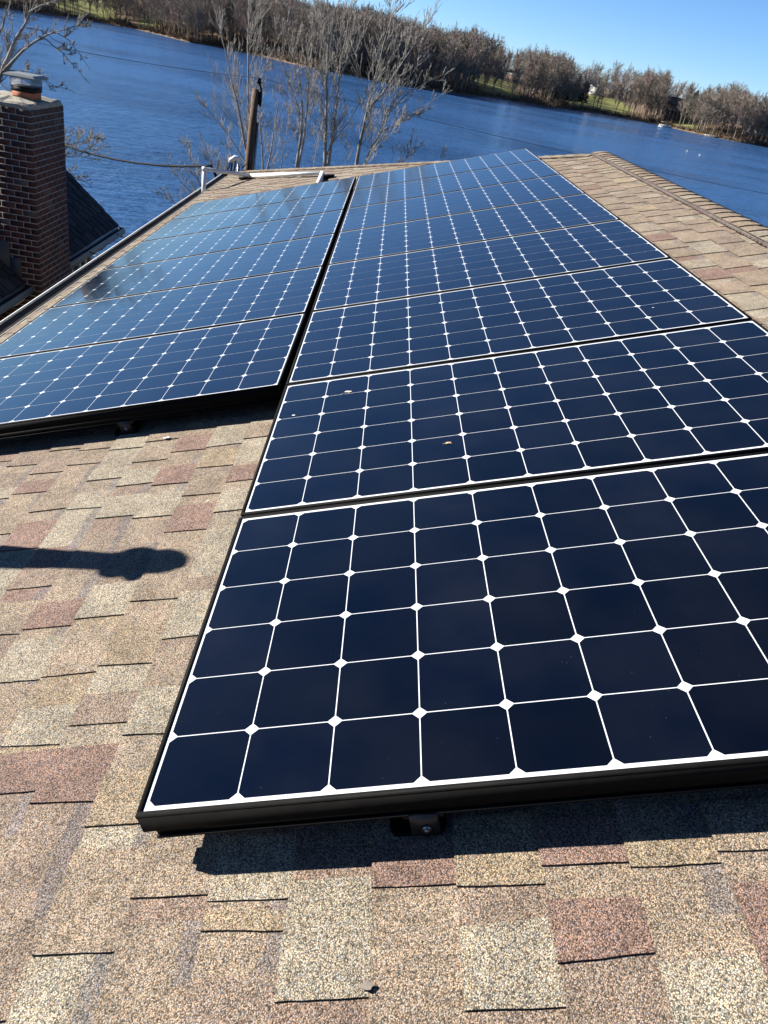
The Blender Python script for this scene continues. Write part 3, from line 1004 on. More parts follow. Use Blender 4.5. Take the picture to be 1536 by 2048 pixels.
# chimney cap: collar, mesh, lid
cap = chc(MB().build('chimney_cap', M_CAPMETAL)) if False else None
mb = MB()
e = .012
mb.box(FX0 - e, FX1 + e, FY0 - e, FY1 + e, FZ1 - .05, FZ1 + .012)
mb.box(FX0 - e - .012, FX1 + e + .012, FY0 - e - .012, FY1 + e + .012, FZ1 + .012, FZ1 + .020)
chc(mb.build('cap_collar', M_CAPBLACK))
mb = MB()
mz0 = FZ1 + .02; mz1 = at(66, 161, 1, FY0 - .085)[2] + .012
x0, x1, y0, y1 = FX0 - .01, FX1 + .01, FY0 - .01, FY1 + .01
for (A, B) in (((x0, y0), (x1, y0)), ((x1, y0), (x1, y1)), ((x1, y1), (x0, y1)), ((x0, y1), (x0, y0))):
    A = np.array(A); B = np.array(B); Ln = np.linalg.norm(B - A); n = int(Ln / .026)
    for i in range(-4, n + 1):
        for sgn in (1, -1):
            pts = []
            for t in (0, 1):
                s = (i + (t if sgn > 0 else 1 - t) * 3.6) * .026
                pts.append((s, mz0 + (mz1 - mz0) * t))
            (sa, za), (sb, zb) = pts
            if max(sa, sb) <= 0 or min(sa, sb) >= Ln: continue
            def clip(s, zz, s2, z2):
                if s < 0: zz = zz + (0 - s) / (s2 - s) * (z2 - zz); s = 0
                if s > Ln: zz = zz + (Ln - s) / (s2 - s) * (z2 - zz); s = Ln
                return s, zz
            sa_, za_ = clip(sa, za, sb, zb); sb_, zb_ = clip(sb, zb, sa, za)
            p = A + (B - A) * sa_ / Ln; q = A + (B - A) * sb_ / Ln
            mb.tube([(p[0], p[1], za_), (q[0], q[1], zb_)], .0022, 3, cap=False)
for (x, y) in ((x0, y0), (x1, y0), (x1, y1), (x0, y1)): mb.tube([(x, y, mz0), (x, y, mz1)], .005, 4)
chc(mb.build('spark_screen', M_STEEL))
mb = MB()
o_ = .075
prof = [(x0 - o_, mz1 - .03), (x0 - o_, mz1 - .012), (x0 - o_ * .45, mz1 + .03), ((x0 + x1) / 2, mz1 + .038), (x1 + o_ * .45, mz1 + .03), (x1 + o_, mz1 - .012), (x1 + o_, mz1 - .03)]
Y0, Y1 = y0 - o_, y1 + o_
# lid: flat panel with four sloping skirts
xi0, xi1, yi0, yi1 = x0 - .03, x1 + .03, y0 - .03, y1 + .03
T = [(xi0, yi0, mz1 + .035), (xi1, yi0, mz1 + .035), (xi1, yi1, mz1 + .035), (xi0, yi1, mz1 + .035)]
S = [(x0 - o_, Y0, mz1 + .006), (x1 + o_, Y0, mz1 + .006), (x1 + o_, Y1, mz1 + .006), (x0 - o_, Y1, mz1 + .006)]
Dn = [(a, b, c - .018) for a, b, c in S]
mb.face(T)
for i in range(4):
    j = (i + 1) % 4
    mb.face([S[i], S[j], T[j], T[i]]); mb.face([Dn[i], Dn[j], S[j], S[i]])
mb.face([(a, b, c + .004) for a, b, c in Dn][::-1])
chc(mb.build('cap_lid', M_CAPMETAL))

# neighbour house
NX = CX - .12                      # front lip of the neighbour gutter
ge = at(238, 452, 0, NX - .13)
NZ = ge[2]; NYF = ge[1]
rt = at(132, 340, 1, NYF)
slope = (rt[2] - ge[2]) / (ge[0] - rt[0])
na = math.atan(slope)
nca, nsa = math.cos(na), math.sin(na)
NB = NX - .13


def nroof(u, v, n=0): return (NB - nca * u + nsa * n * 1.0, v, NZ + nsa * u + nca * n)


neigh = empty('neighbour_house', (NX - 4, 8, -7.2), 'neighbour house with steep dark grey shingle roof and grey gutter', 'house')
invn = Matrix.Translation((-(NX - 4), -8, 7.2))


def chn(o, p=None):
    o.parent = p or neigh
    if p is None: o.matrix_parent_inverse = invn
    return o


NY0 = -3.0
DK = [(.032, .038, .052), (.050, .058, .074), (.026, .031, .042), (.066, .072, .086)]
NU = 3.6


def nflip(u, v, n=0): return nroof(u, v, n)


chn(shingles('roof', lambda u, v, n=0: nroof(u, -v, n), 0, NU, lambda u: (-NYF, -(CYF - .25)), None, M_DARKSH, pickc=lambda: jit(random.choice(DK), .12), exp=.20, phase=0.0, band=(.028, .033, .043), thick=2.6, seed=41))
chn(shingles('roof', lambda u, v, n=0: nroof(u, -v, n), 0, NU, lambda u: (-(CY + .1), -NY0), None, M_DARKSH, pickc=lambda: jit(random.choice(DK), .12), exp=.20, phase=0.0, band=(.028, .033, .043), thick=2.6, seed=42))
mb = MB()
a = [nroof(0, NY0, -.02), nroof(0, NYF, -.02), nroof(NU, NYF, -.02), nroof(NU, NY0, -.02)]
tx = nroof(NU, 0)[0]
bk = [(2 * tx - p[0], p[1], p[2]) for p in a]
mb.face(a); mb.face(bk[::-1])
chn(mb.build('roof_deck', noisy('deck_dark', (.03, .034, .042), (.045, .05, .06), 4, .9, .2)))
mb = MB()
bx = 2 * tx - NB
mb.box(bx + .45, NB - .50, NY0 + .3, NYF - .45, -7.2, NZ - .05)
for yy in (NY0 + .3, NYF - .45):
    mb.face([(bx + .45, yy, NZ - .05), (NB - .5, yy, NZ - .05), (tx, yy, nroof(NU, 0)[2] - .25)])
chn(mb.build('wall', M_SIDING))
for (ya, yb) in ((CYF - .2, NYF - .02), (NY0, CY - .02 + .08)):
    mb = MB()
    mb.box(NX, NX + .003, ya, yb, NZ - .125, NZ - .02)
    mb.box(NX - .004, NX + .018, ya, yb, NZ - .02, NZ - .008)
    mb.box(NX - .13, NX, ya, yb, NZ - .125, NZ - .122)
    mb.box(NX - .135, NX - .13, ya, yb, NZ - .24, NZ - .015)
    mb.box(NX - .13, NX, yb, yb + .004, NZ - .125, NZ - .01)
    g_ = chn(mb.build('gutter', M_GREY))
    mb = MB(); mb.face([(NX - .13, ya, NZ - .06), (NX, ya, NZ - .06), (NX, yb, NZ - .06), (NX - .13, yb, NZ - .06)])
    chn(mb.build('gutter_litter', M_GUTTERIN), g_)
# downspout elbows
for (px, py, m_, ln) in ((209, 483, M_COPPER, .75), (44, 585, M_CREAM, .8)):
    s = at(px, py, 0, NX - .07)
    mb = MB()
    s = np.array([s[0], s[1], NZ - .126])
    mb.tube([s, s + [0, 0, -.03], s + [-.06, -.06, -.09], s + [-.28, -.42, -.20], s + [-.42, -.62, -.28], s + [-.45, -.66, -.45], s + [-.45, -.66, -4.2]],
            [.036] * 7, 10)
    chn(mb.build('downspout', m_, smooth=True))
mb = MB()
for i in range(3):
    mb.box(NB - .50 + .001, NB - .44, NYF - .47 - i * .34, NYF - .37 - i * .34, -7.0, NZ - .25)
chn(mb.build('trim_board', M_CREAM))
mb = MB(); mb.box(NB - .499, NB - .46, NYF - 2.3, NYF - 1.45, NZ - 1.9, NZ - .45)
w = chn(mb.build('window', M_WHITE))
mb = MB(); mb.box(NB - .4598, NB - .455, NYF - 2.24, NYF - 1.51, NZ - 1.84, NZ - .51)
chn(mb.build('pane', M_GLASS), w)
# flashing where the chimney passes the eave
mb = MB()
mb.box(CXL - .25, CXL + .02, CY + .03, CYF, NZ + .1, NZ + 1.2)
mb.box(CXL - .02, CX - .45, CY - .012, CY - .004, NZ + .05, NZ + .62)
mb.box(CX - .45, CX - .28, CY - .012, CY - .004, NZ + .03, NZ + .38)
chn(mb.build('flashing', M_SIDING))

# ------------------------------------------------------------------ terrain and water
SH = [(-420, -20), (-200, -5), (0, 16), (78, 27), (146, 35), (234, 51), (300, 65), (378, 85), (446, 96), (534, 115), (625, 138), (691, 149), (782, 167),
      (886, 185), (987, 196), (1045, 206), (1100, 215), (1150, 220), (1198, 227), (1295, 245), (1340, 255), (1400, 269), (1469, 283), (1536, 295), (1640, 316), (1760, 345), (1900, 380)]
shore = np.array([at(x, y, 2, WATER_Z) for x, y in SH])[:, :2]
s_len = np.r_[0, np.cumsum(np.linalg.norm(np.diff(shore, axis=0), axis=1))]


def shore_pt(s):
    return np.array([np.interp(s, s_len, shore[:, 0]), np.interp(s, s_len, shore[:, 1])])


def px_of(p):
    q = CM.T @ (np.asarray(p, float) - CAM)
    return 768 + FPX * q[0] / q[2], 1024 + FPX * q[1] / q[2], q[2]


SKY = [(-400, -165), (0, -75), (300, -30), (560, -6), (640, 4), (704, 14), (748, 18), (808, 38), (860, 54), (886, 58), (918, 50), (977, 70), (1000, 86), (1059, 94), (1098, 102),
       (1139, 124), (1192, 117), (1221, 124), (1276, 137), (1309, 137), (1360, 158), (1386, 177), (1453, 163), (1503, 186), (1530, 178), (1700, 215), (1900, 260)]
skx = [a for a, b in SKY]; sky_y = [b for a, b in SKY]


def nrm(s):
    a, b = shore_pt(s - 12), shore_pt(s + 12); d = b - a; d /= np.linalg.norm(d)
    n = np.array([-d[1], d[0]])
    return n if n @ (shore_pt(s) - CAM[:2]) > 0 else -n


def bump1(x): return math.sin(x * .013) * 1.2 + math.sin(x * .031 + 1) * .8 + math.sin(x * .008 + 2) * 1.5


def ground_h(s, d):
    """height of the far bank above the water, d metres inland"""
    p = shore_pt(max(0, min(s, s_len[-1])))
    x = px_of((p[0], p[1], WATER_Z))[0]
    hill = np.interp(x, [-400, 0, 300, 600, 850, 1000, 1200, 1350, 1536, 1900], [20, 20, 17, 14, 16, 12, 9.5, 13, 14, 14])
    prof = np.interp(d, [-30, -3, 0, 1.5, 4, 12, 40, 90, 200, 5000], [-3, -.6, -.05, .5, 1.0, 1.8, .38 * hill, .72 * hill, hill, hill + 4])
    return prof + (bump1(s * 2) * .25 * min(1, max(0, d) / 30))


def far_pt(s, d):
    p = shore_pt(s); n = nrm(s); q = p + n * d
    return np.array([q[0], q[1], WATER_Z + ground_h(s, d)])


LAWN = [(955, 1040), (1136, 1250), (110, 218), (262, 308), (1345, 1385)]
S_ = np.linspace(0, s_len[-1], 150)
D_ = [-30, -8, -3, 0, .7, 1.5, 4, 8, 12, 20, 30, 40, 60, 90, 130, 200, 350, 700, 1600, 4000]
base_n = np.array([nrm(s) for s in S_])
ker = np.ones(45) / 45
sm = np.c_[np.convolve(np.r_[[base_n[0, 0]] * 22, base_n[:, 0], [base_n[-1, 0]] * 22], ker, 'valid'), np.convolve(np.r_[[base_n[0, 1]] * 22, base_n[:, 1], [base_n[-1, 1]] * 22], ker, 'valid')]
sm /= np.linalg.norm(sm, axis=1)[:, None]
mb = MB()
for i in range(len(S_)):
    for d in D_:
        q = shore_pt(S_[i]) + sm[i] * d
        mb.v.append((q[0], q[1], WATER_Z + ground_h(S_[i], d)))
nd = len(D_)
for i in range(len(S_) - 1):
    for j in range(nd - 1):
        xa = px_of(mb.v[i * nd + j])[0]
        lawn = any(a <= xa <= b for a, b in LAWN) and 4 <= D_[j] < 90
        mb.f.append((i * nd + j, (i + 1) * nd + j, (i + 1) * nd + j + 1, i * nd + j + 1)); mb.c.append((1, 1, 1) if lawn else (0, 0, 0)); mb.m.append(0)


def nrm(s):
    k = np.interp(s, S_, sm[:, 0]), np.interp(s, S_, sm[:, 1])
    k = np.array(k); return k / np.linalg.norm(k)


m, N, L, p = mat('far_bank_ground', (.1, .1, .05), .95, .1)
tc = N.new('ShaderNodeTexCoord')
n1 = N.new('ShaderNodeTexNoise'); n1.inputs['Scale'].default_value = .016; n1.inputs['Detail'].default_value = 3
n2 = N.new('ShaderNodeTexNoise'); n2.inputs['Scale'].default_value = .35; n2.inputs['Detail'].default_value = 6
L.new(tc.outputs['Object'], n1.inputs['Vector']); L.new(tc.outputs['Object'], n2.inputs['Vector'])
gr = N.new('ShaderNodeValToRGB'); gr.color_ramp.elements[0].color = (.10, .105, .035, 1); gr.color_ramp.elements[1].color = (.165, .165, .06, 1)
gr.color_ramp.elements[0].position = .35; gr.color_ramp.elements[1].position = .65
L.new(n2.outputs['Fac'], gr.inputs[0])
lf_ = N.new('ShaderNodeValToRGB'); lf_.color_ramp.elements[0].color = (.075, .052, .033, 1); lf_.color_ramp.elements[1].color = (.17, .12, .08, 1)
lf_.color_ramp.elements[0].position = .35; lf_.color_ramp.elements[1].position = .65
L.new(n2.outputs['Fac'], lf_.inputs[0])
sx = N.new('ShaderNodeSeparateXYZ'); L.new(tc.outputs['Object'], sx.inputs[0])
zr = N.new('ShaderNodeMapRange'); zr.inputs['From Min'].default_value = WATER_Z + 1.6; zr.inputs['From Max'].default_value = WATER_Z + 2.4
L.new(sx.outputs[2], zr.inputs[0])
nr = N.new('ShaderNodeMapRange'); nr.inputs['From Min'].default_value = .40; nr.inputs['From Max'].default_value = .47
L.new(n1.outputs['Fac'], nr.inputs[0])
la = N.new('ShaderNodeAttribute'); la.attribute_name = 'col'
mm = N.new('ShaderNodeMath'); mm.operation = 'MULTIPLY'; L.new(la.outputs['Fac'], mm.inputs[0]); mm.inputs[1].default_value = 1
mx = N.new('ShaderNodeMix'); mx.data_type = 'RGBA'
L.new(mm.outputs[0], mx.inputs[0]); L.new(lf_.outputs[0], mx.inputs[6]); L.new(gr.outputs[0], mx.inputs[7])
L.new(mx.outputs[2], p.inputs['Base Color'])
tag(mb.build('far_bank', m, smooth=True), kind='structure')

# near bank
mb = MB()
xs = np.linspace(-160, 130, 60)


def near_shore(x): return 30.5 + 1.2 * math.sin(x * .16) + .8 * math.sin(x * .41) + max(0, x - 14) * .9 + max(0, -18 - x) * .35


NYs = [-300, -60, -10, 10, 18, 22, 25, 27.5, 29.5, 31, 33, 38]


def near_z(x, y):
    d = near_shore(x) - y
    return WATER_Z + float(np.interp(d, [-10, -3, 0, 1, 4, 9, 14, 25, 300], [-2.5, -.7, -.03, .35, .9, 1.5, 1.85, 2.0, 2.3]))


nyf = [-400, -100, -30, -15, -9, -5, -2.5, -1, 0, 1.5, 4, 8]
for x in xs:
    for d in nyf:
        y = near_shore(x) + d
        mb.v.append((x, y, near_z(x, y) + .06 * math.sin(x * 1.3 + d)))
k = len(nyf)
for i in range(len(xs) - 1):
    for j in range(k - 1):
        mb.f.append((i * k + j, (i + 1) * k + j, (i + 1) * k + j + 1, i * k + j + 1)); mb.c.append(None); mb.m.append(0)
tag(mb.build('ground', noisy('near_ground', (.05, .045, .028), (.12, .115, .055), 1.2, .95, .1, bump=.6, bscale=6, bdist=.05), smooth=True), kind='structure')

# lake bed and water
mb = MB(); mb.face([(-2500, -200, WATER_Z - 3.2), (2500, -200, WATER_Z - 3.2), (2500, 5000, WATER_Z - 3.2), (-2500, 5000, WATER_Z - 3.2)])
tag(mb.build('lake_bed', noisy('lake_mud', (.02, .02, .015), (.03, .03, .02), .2, 1, .1)), kind='structure')
m, N, L, p = mat('lake_water', (.022, .068, .168), .17, .5)
p.inputs['IOR'].default_value = 1.333
tc = N.new('ShaderNodeTexCoord'); mp = N.new('ShaderNodeMapping')
mp.inputs['Rotation'].default_value = (0, 0, math.radians(-14)); mp.inputs['Scale'].default_value = (.42, 1.0, 1.0)
L.new(tc.outputs['Object'], mp.inputs['Vector'])
prev = None
for (sc_, st, ds, dt) in ((.45, 1.0, .8, 4), (1.7, 1.0, .42, 4), (6.0, 1.0, .10, 3)):
    n_ = N.new('ShaderNodeTexNoise'); n_.inputs['Scale'].default_value = sc_; n_.inputs['Detail'].default_value = dt
    n_.inputs['Roughness'].default_value = .62
    L.new(mp.outputs[0], n_.inputs['Vector'])
    b = N.new('ShaderNodeBump'); b.inputs['Strength'].default_value = st; b.inputs['Distance'].default_value = ds
    L.new(n_.outputs['Fac'], b.inputs['Height'])
    if prev is not None: L.new(prev.outputs[0], b.inputs['Normal'])
    prev = b
L.new(prev.outputs[0], p.inputs['Normal'])
nl = N.new('ShaderNodeTexNoise'); nl.inputs['Scale'].default_value = .035; nl.inputs['Detail'].default_value = 5
L.new(mp.outputs[0], nl.inputs['Vector'])
lr = N.new('ShaderNodeMapRange'); lr.inputs['From Min'].default_value = .35; lr.inputs['From Max'].default_value = .65
lr.inputs['To Min'].default_value = .09; lr.inputs['To Max'].default_value = .27
L.new(nl.outputs['Fac'], lr.inputs[0]); L.new(lr.outputs[0], p.inputs['Roughness'])
mb = MB(); mb.face([(-2400, -150, WATER_Z), (2400, -150, WATER_Z), (2400, 4800, WATER_Z), (-2400, 4800, WATER_Z)])
tag(mb.build('lake_water', m), kind='structure')

# ------------------------------------------------------------------ trees
def unit(v): return v / (np.linalg.norm(v) + 1e-12)


def branchlet(mb, p0, d, L_, r, lvl, R, sides, up=.35, wig=.15, nseg=None, den=1.0, minr=.004):
    n = nseg or max(3, int(4 + lvl))
    pts = [p0]; rad = [r]; dd = unit(d)
    for i in range(n):
        dd = unit(dd + np.array([0, 0, up / n]) + R.normal(0, wig / math.sqrt(n), 3))
        pts.append(pts[-1] + dd * L_ / n); rad.append(max(minr, r * (1 - .82 * (i + 1) / n)))
    mb.tube(pts, rad, sides, cap=False)
    if lvl <= 0: return
    m_ = max(1, int(R.integers(3, 7) * den)) if lvl > 1 else max(1, int(R.integers(2, 5) * den))
    for k in range(m_):
        t = R.uniform(.18, .97) * n; i = min(int(t), n - 1); f = t - i
        q = pts[i] * (1 - f) + pts[i + 1] * f
        ax = unit(pts[i + 1] - pts[i])
        pr = unit(np.cross(ax, R.normal(0, 1, 3)))
        an = math.radians(R.uniform(16, 36))
        nd_ = unit(ax * math.cos(an) + pr * math.sin(an))
        branchlet(mb, q, nd_, L_ * R.uniform(.34, .78) * (1 - .4 * t / n), max(minr, rad[i] * R.uniform(.35, .55)), lvl - 1, R, max(3, sides - 1), up, wig, den=den, minr=minr)


def near_tree(name, label, stems, seed, cat='tree', group=None, blen=.36, dens=1.0, minr=.0052, lvl=2, start=.12, dY=1.0):
    """stems: list of (pixel polyline, base radius, Y of plane) read off the photo, then given real depth"""
    R = np.random.default_rng(seed)
    W = []
    for (pl, r0, Y) in stems:
        pts = [at(x, y, 1, Y) for x, y in pl]
        drift = R.uniform(-dY, dY)
        for i in range(len(pts)):                       # the stem leans in depth as well, sliding along its line of sight
            s = 1 + (drift * i / len(pts)) / (Y - CAM[1])
            pts[i] = CAM + (pts[i] - CAM) * s
        W.append((pts, r0))
    base = W[0][0][0].copy()
    gb = np.array([base[0], base[1], near_z(base[0], base[1]) - .05])
    root = empty(name, tuple(gb), label, cat, group)
    inv_ = Matrix.Translation(-Vector(gb))
    tr = MB(); cr = MB()
    for si, (pts, r0) in enumerate(W):
        # resample smooth
        P = np.array(pts); d = np.r_[0, np.cumsum(np.linalg.norm(np.diff(P, axis=0), axis=1))]
        n = max(8, int(d[-1] / .35)); t = np.linspace(0, d[-1], n)
        Q = np.c_[np.interp(t, d, P[:, 0]), np.interp(t, d, P[:, 1]), np.interp(t, d, P[:, 2])]
        for _ in range(2): Q[1:-1] = .25 * Q[:-2] + .5 * Q[1:-1] + .25 * Q[2:]
        Q[1:-1] += R.normal(0, .012, Q[1:-1].shape)
        r0 = r0 * .72
        rad = [max(.006, r0 * (1 - .93 * (i / (n - 1)) ** .85)) for i in range(n)]
        if si == 0 or abs(pts[0][2] - W[0][0][0][2]) < .6:
            foot = gb + (R.normal(0, .12, 3) * [1, 1, 0] if si else 0)
            low = [foot, foot * .4 + Q[0] * .6]
            tr.tube(low + [tuple(q) for q in Q], [r0 * 1.5, r0 * 1.12] + rad, 9, cap=False)
        else:
            tr.tube(Q, rad, 8, cap=False)
        nb = int(d[-1] * 6.2 * dens)
        for k in range(nb):
            f = R.uniform(start, .995); i = min(int(f * (n - 1)), n - 2)
            ax = unit(Q[i + 1] - Q[i]); pr = unit(np.cross(ax, R.normal(0, 1, 3)))
            an = math.radians(R.uniform(24, 48))
            nd_ = unit(ax * math.cos(an) + pr * math.sin(an))
            Lb = d[-1] * blen * R.uniform(.35, 1.0) * (1.15 - f * .75)
            branchlet(cr, Q[i], nd_, Lb, max(minr, rad[i] * R.uniform(.16, .36)), lvl, R, 5, up=.6, minr=minr)
    o = tr.build('trunk', M_BARK, smooth=True); o.parent = root; o.matrix_parent_inverse = inv_
    o = cr.build('crown', M_TWIG); o.parent = root; o.matrix_parent_inverse = inv_
    return root


G = 'bare young trees standing behind the roof'
near_tree('bare_tree', 'bare tree with pale grey stems standing right behind the utility pole',
          [([(505, 345), (500, 300), (498, 230), (495, 150), (497, 60), (500, -40)], .085, 28.5),
           ([(500, 335), (488, 280), (478, 220), (462, 160), (452, 95), (436, 55), (428, 10)], .075, 28.3),
           ([(494, 330), (470, 290), (440, 250), (415, 215), (380, 175)], .045, 28.4),
           ([(497, 250), (510, 200), (530, 130), (560, 70), (590, 20)], .04, 28.5)], 101, group=G, dens=.85)
near_tree('bare_tree', 'slender pale tree with thin stems just right of the utility pole',
          [([(526, 345), (524, 300), (521, 250), (519, 200), (516, 150)], .045, 27.0),
           ([(533, 342), (545, 290), (552, 240), (560, 180), (572, 130)], .04, 27.2)], 102, group=G, blen=.30, dens=.75, lvl=1)
near_tree('bare_tree', 'grey forked tree rising between the pole and the twin trunk tree',
          [([(592, 345), (600, 290), (606, 230), (601, 170), (598, 120), (584, 75), (572, 50)], .075, 27.5),
           ([(596, 335), (610, 270), (616, 200), (619, 130), (628, 70), (640, 10)], .06, 27.8),
           ([(600, 230), (585, 180), (572, 140), (560, 110)], .03, 27.5)], 103, group=G, dens=.9)
near_tree('bare_tree', 'tallest bare tree with twin trunks at the centre of the far roof edge',
          [([(649, 345), (651, 290), (652, 230), (653, 170), (652, 100), (640, 40), (632, -30)], .10, 27.0),
           ([(655, 340), (660, 300), (672, 230), (678, 160), (686, 100), (700, 30), (712, -40)], .085, 27.3),
           ([(652, 200), (655, 140), (657, 70), (655, 0), (655, -60)], .055, 27.1),
           ([(662, 290), (690, 250), (715, 215), (745, 170), (760, 150)], .035, 27.0),
           ([(680, 155), (700, 110), (720, 60), (745, 10)], .04, 27.3)], 104, group=G, dens=.9)
near_tree('bare_tree', 'bare tree leaning right with steep grey stems beyond the roof',
          [([(711, 345), (718, 290), (732, 230), (748, 170), (762, 110), (778, 50), (800, -20)], .095, 27.8),
           ([(735, 225), (765, 190), (800, 130), (832, 90), (850, 50), (885, 5)], .05, 27.8),
           ([(748, 170), (775, 130), (795, 95), (815, 60), (840, 20)], .045, 27.6)], 105, group=G, dens=1.0)
near_tree('bare_tree', 'low spreading bare tree with long branches reaching right over the lake',
          [([(722, 345), (742, 300), (762, 260), (778, 225), (800, 180), (830, 140), (850, 110)], .06, 26.5),
           ([(760, 265), (800, 245), (835, 225), (862, 200), (880, 190), (905, 180)], .035, 26.5),
           ([(728, 335), (745, 290), (775, 255), (800, 235), (850, 215)], .03, 26.2),
           ([(778, 225), (810, 190), (850, 165), (885, 148), (905, 140)], .035, 26.6)], 106, group=G, dens=1.0)
near_tree('bare_shrub', 'twiggy grey shrub spreading left below the conduit at the roof corner',
          [([(425, 420), (400, 370), (380, 320), (365, 270)], .03, 25.0),
           ([(420, 425), (385, 390), (350, 350), (330, 320)], .025, 25.2),
           ([(430, 415), (430, 350), (415, 300), (398, 262)], .028, 25.1),
           ([(440, 400), (455, 340), (460, 290), (452, 250)], .028, 25.3),
           ([(415, 430), (370, 420), (335, 400), (312, 378)], .02, 25.0)], 107, 'shrub', blen=.42, dens=1.5, lvl=2, minr=.004)
near_tree('bare_shrub', 'low shrub of fine twigs along the roof edge right of the leaning trees',
          [([(800, 345), (815, 310), (822, 285), (830, 262)], .02, 26.0),
           ([(780, 345), (800, 315), (830, 295), (850, 290)], .02, 26.1),
           ([(880, 340), (885, 310), (890, 295)], .014, 26.2)], 108, 'shrub', blen=.42, dens=1.5, lvl=2, minr=.004)
near_tree('bare_shrub', 'thin stemmed shrub growing between the two central bare trees',
          [([(560, 345), (566, 300), (575, 255), (580, 215)], .022, 26.0), ([(625, 345), (632, 300), (645, 250), (640, 215)], .022, 26.2),
           ([(690, 345), (695, 300), (690, 270)], .018, 26.2), ([(545, 345), (540, 300), (530, 265)], .018, 26.2)], 109, 'shrub', blen=.42, dens=1.3, lvl=2, minr=.004)
near_tree('bare_tree', 'bare tree at the left edge whose dark limbs reach over the chimney',
          [([(-60, 235), (-20, 190), (5, 145), (20, 110), (38, 70), (58, 25), (85, -20)], .13, 18.5),
           ([(5, 145), (25, 125), (42, 105), (75, 75), (100, 58), (140, 53), (188, 44)], .055, 18.5),
           ([(-30, 130), (-5, 80), (12, 35), (22, -10)], .07, 18.8),
           ([(78, 72), (105, 85), (135, 115), (160, 145), (182, 170)], .022, 18.4),
           ([(100, 60), (140, 75), (160, 110), (180, 140)], .02, 18.6),
           ([(52, 55), (90, 60), (120, 90), (150, 108)], .02, 18.3),
           ([(10, 140), (40, 138), (70, 150), (110, 172), (150, 185)], .022, 18.5),
           ([(58, 25), (80, 10), (110, 0), (150, -20)], .03, 18.6)], 110, blen=.26, dens=1.3, lvl=2, start=.3, dY=.4)
near_tree('bare_shrub', 'fine twigged shrub showing to the right of the brick chimney',
          [([(60, 340), (110, 300), (160, 280), (200, 272)], .025, 19.5),
           ([(60, 350), (120, 310), (170, 300), (225, 292)], .02, 19.5),
           ([(80, 340), (140, 340), (170, 358), (182, 372)], .018, 19.3),
           ([(70, 300), (130, 275), (165, 262)], .02, 19.6)], 111, 'shrub', blen=.36, dens=1.6, lvl=2, start=.35, minr=.004)


# ---- far trees
def far_tree_mesh(name, h, seed, m_, spread=.26, upright=.7, tw=.085):
    R = np.random.default_rng(seed)
    mb = MB()
    r0 = h * .011
    n = 9
    pts = [np.zeros(3)]; d = np.array([0, 0, 1.0])
    for i in range(n):
        d = unit(d + R.normal(0, .055, 3) + [0, 0, .1]); pts.append(pts[-1] + d * h * .86 / n)
    rad = [max(.04, r0 * (1 - .85 * i / n)) for i in range(n + 1)]
    mb.tube(pts, rad, 5, cap=False)
    if R.random() < .5:
        q = pts[2]; dd = unit(np.array([R.normal(0, .25), R.normal(0, .25), 1])); pp = [q]
        for i in range(6): dd = unit(dd + R.normal(0, .06, 3) + [0, 0, .06]); pp.append(pp[-1] + dd * h * .62 / 6)
        mb.tube(pp, [r0 * .6 * (1 - .8 * i / 6) + .02 for i in range(7)], 4, cap=False)
    tips = []

    def strip(p, q, w):
        a = unit(np.cross(q - p, R.normal(0, 1, 3))) * w
        mb.face([p - a, p + a, q + a * .5, q - a * .5])
    for k in range(34):
        f = R.uniform(.22, .97); i = min(int(f * n), n - 1); q = pts[i] * (1 - (f * n - i)) + pts[i + 1] * (f * n - i)
        az = R.uniform(0, 2 * math.pi); el = math.radians(R.uniform(32, 68)) * upright + math.radians(18)
        dd = np.array([math.cos(az) * math.cos(el), math.sin(az) * math.cos(el), math.sin(el)])
        L_ = h * spread * R.uniform(.6, 1.25) * (1.25 - .75 * f); p = q
        for sgm in range(4):
            dd = unit(dd + R.normal(0, .13, 3) + [0, 0, .13]); p2 = p + dd * L_ / 4
            strip(p, p2, .05 * (1 - sgm * .16))
            for b in range(4):
                f2 = R.random(); s = p * (1 - f2) + p2 * f2
                d2 = unit(dd + R.normal(0, .45, 3) + [0, 0, .12]); l2 = L_ * R.uniform(.12, .34)
                e = s + d2 * l2; strip(s, e, tw * .55)
                for c in range(3):
                    s3 = s + (e - s) * R.uniform(.2, 1); e3 = s3 + unit(d2 + R.normal(0, .5, 3)) * l2 * R.uniform(.3, .6)
                    strip(s3, e3, tw * .38)
            p = p2
    o = mb.build(name, m_)
    return o


def far_conifer_mesh(name, h, seed):
    R = np.random.default_rng(seed); mb = MB(); tk = MB()
    tk.tube([(0, 0, 0), (0, 0, h * .9)], [h * .018, .03], 6)
    for k in range(1500):
        f = R.random() ** .8; z = h * (.12 + .86 * f)
        rr = h * .24 * (1 - f) ** .75 * (.75 + .25 * math.sin(f * 26)) + .15
        az = R.uniform(0, 2 * math.pi); r = rr * math.sqrt(R.uniform(.25, 1.15))
        c = np.array([math.cos(az) * r, math.sin(az) * r, z + R.normal(0, .2)])
        for q in range(2):
            a = unit(R.normal(0, 1, 3)) * h * .024; b = unit(R.normal(0, 1, 3)) * h * .02
            mb.face([c - a, c + b, c + a, c - b])
    return tk, mb


VAR = []
rngT = random.Random(5)
specs = [(17, .34, .55, M_FARBARK), (19, .30, .7, M_FARBARK2), (15, .38, .45, M_FARBARK), (18, .27, .8, M_FARBARK3), (16, .35, .5, M_FARBARK2), (20, .30, .65, M_FARBARK), (13, .38, .5, M_FARBARK3), (18, .36, .55, M_FARBARK2)]
for i, (h, sp, up, m_) in enumerate(specs):
    VAR.append((far_tree_mesh('bare_tree', h, 300 + i, m_, sp, up), h))
xs_px = lambda s, d: px_of(far_pt(s, d))


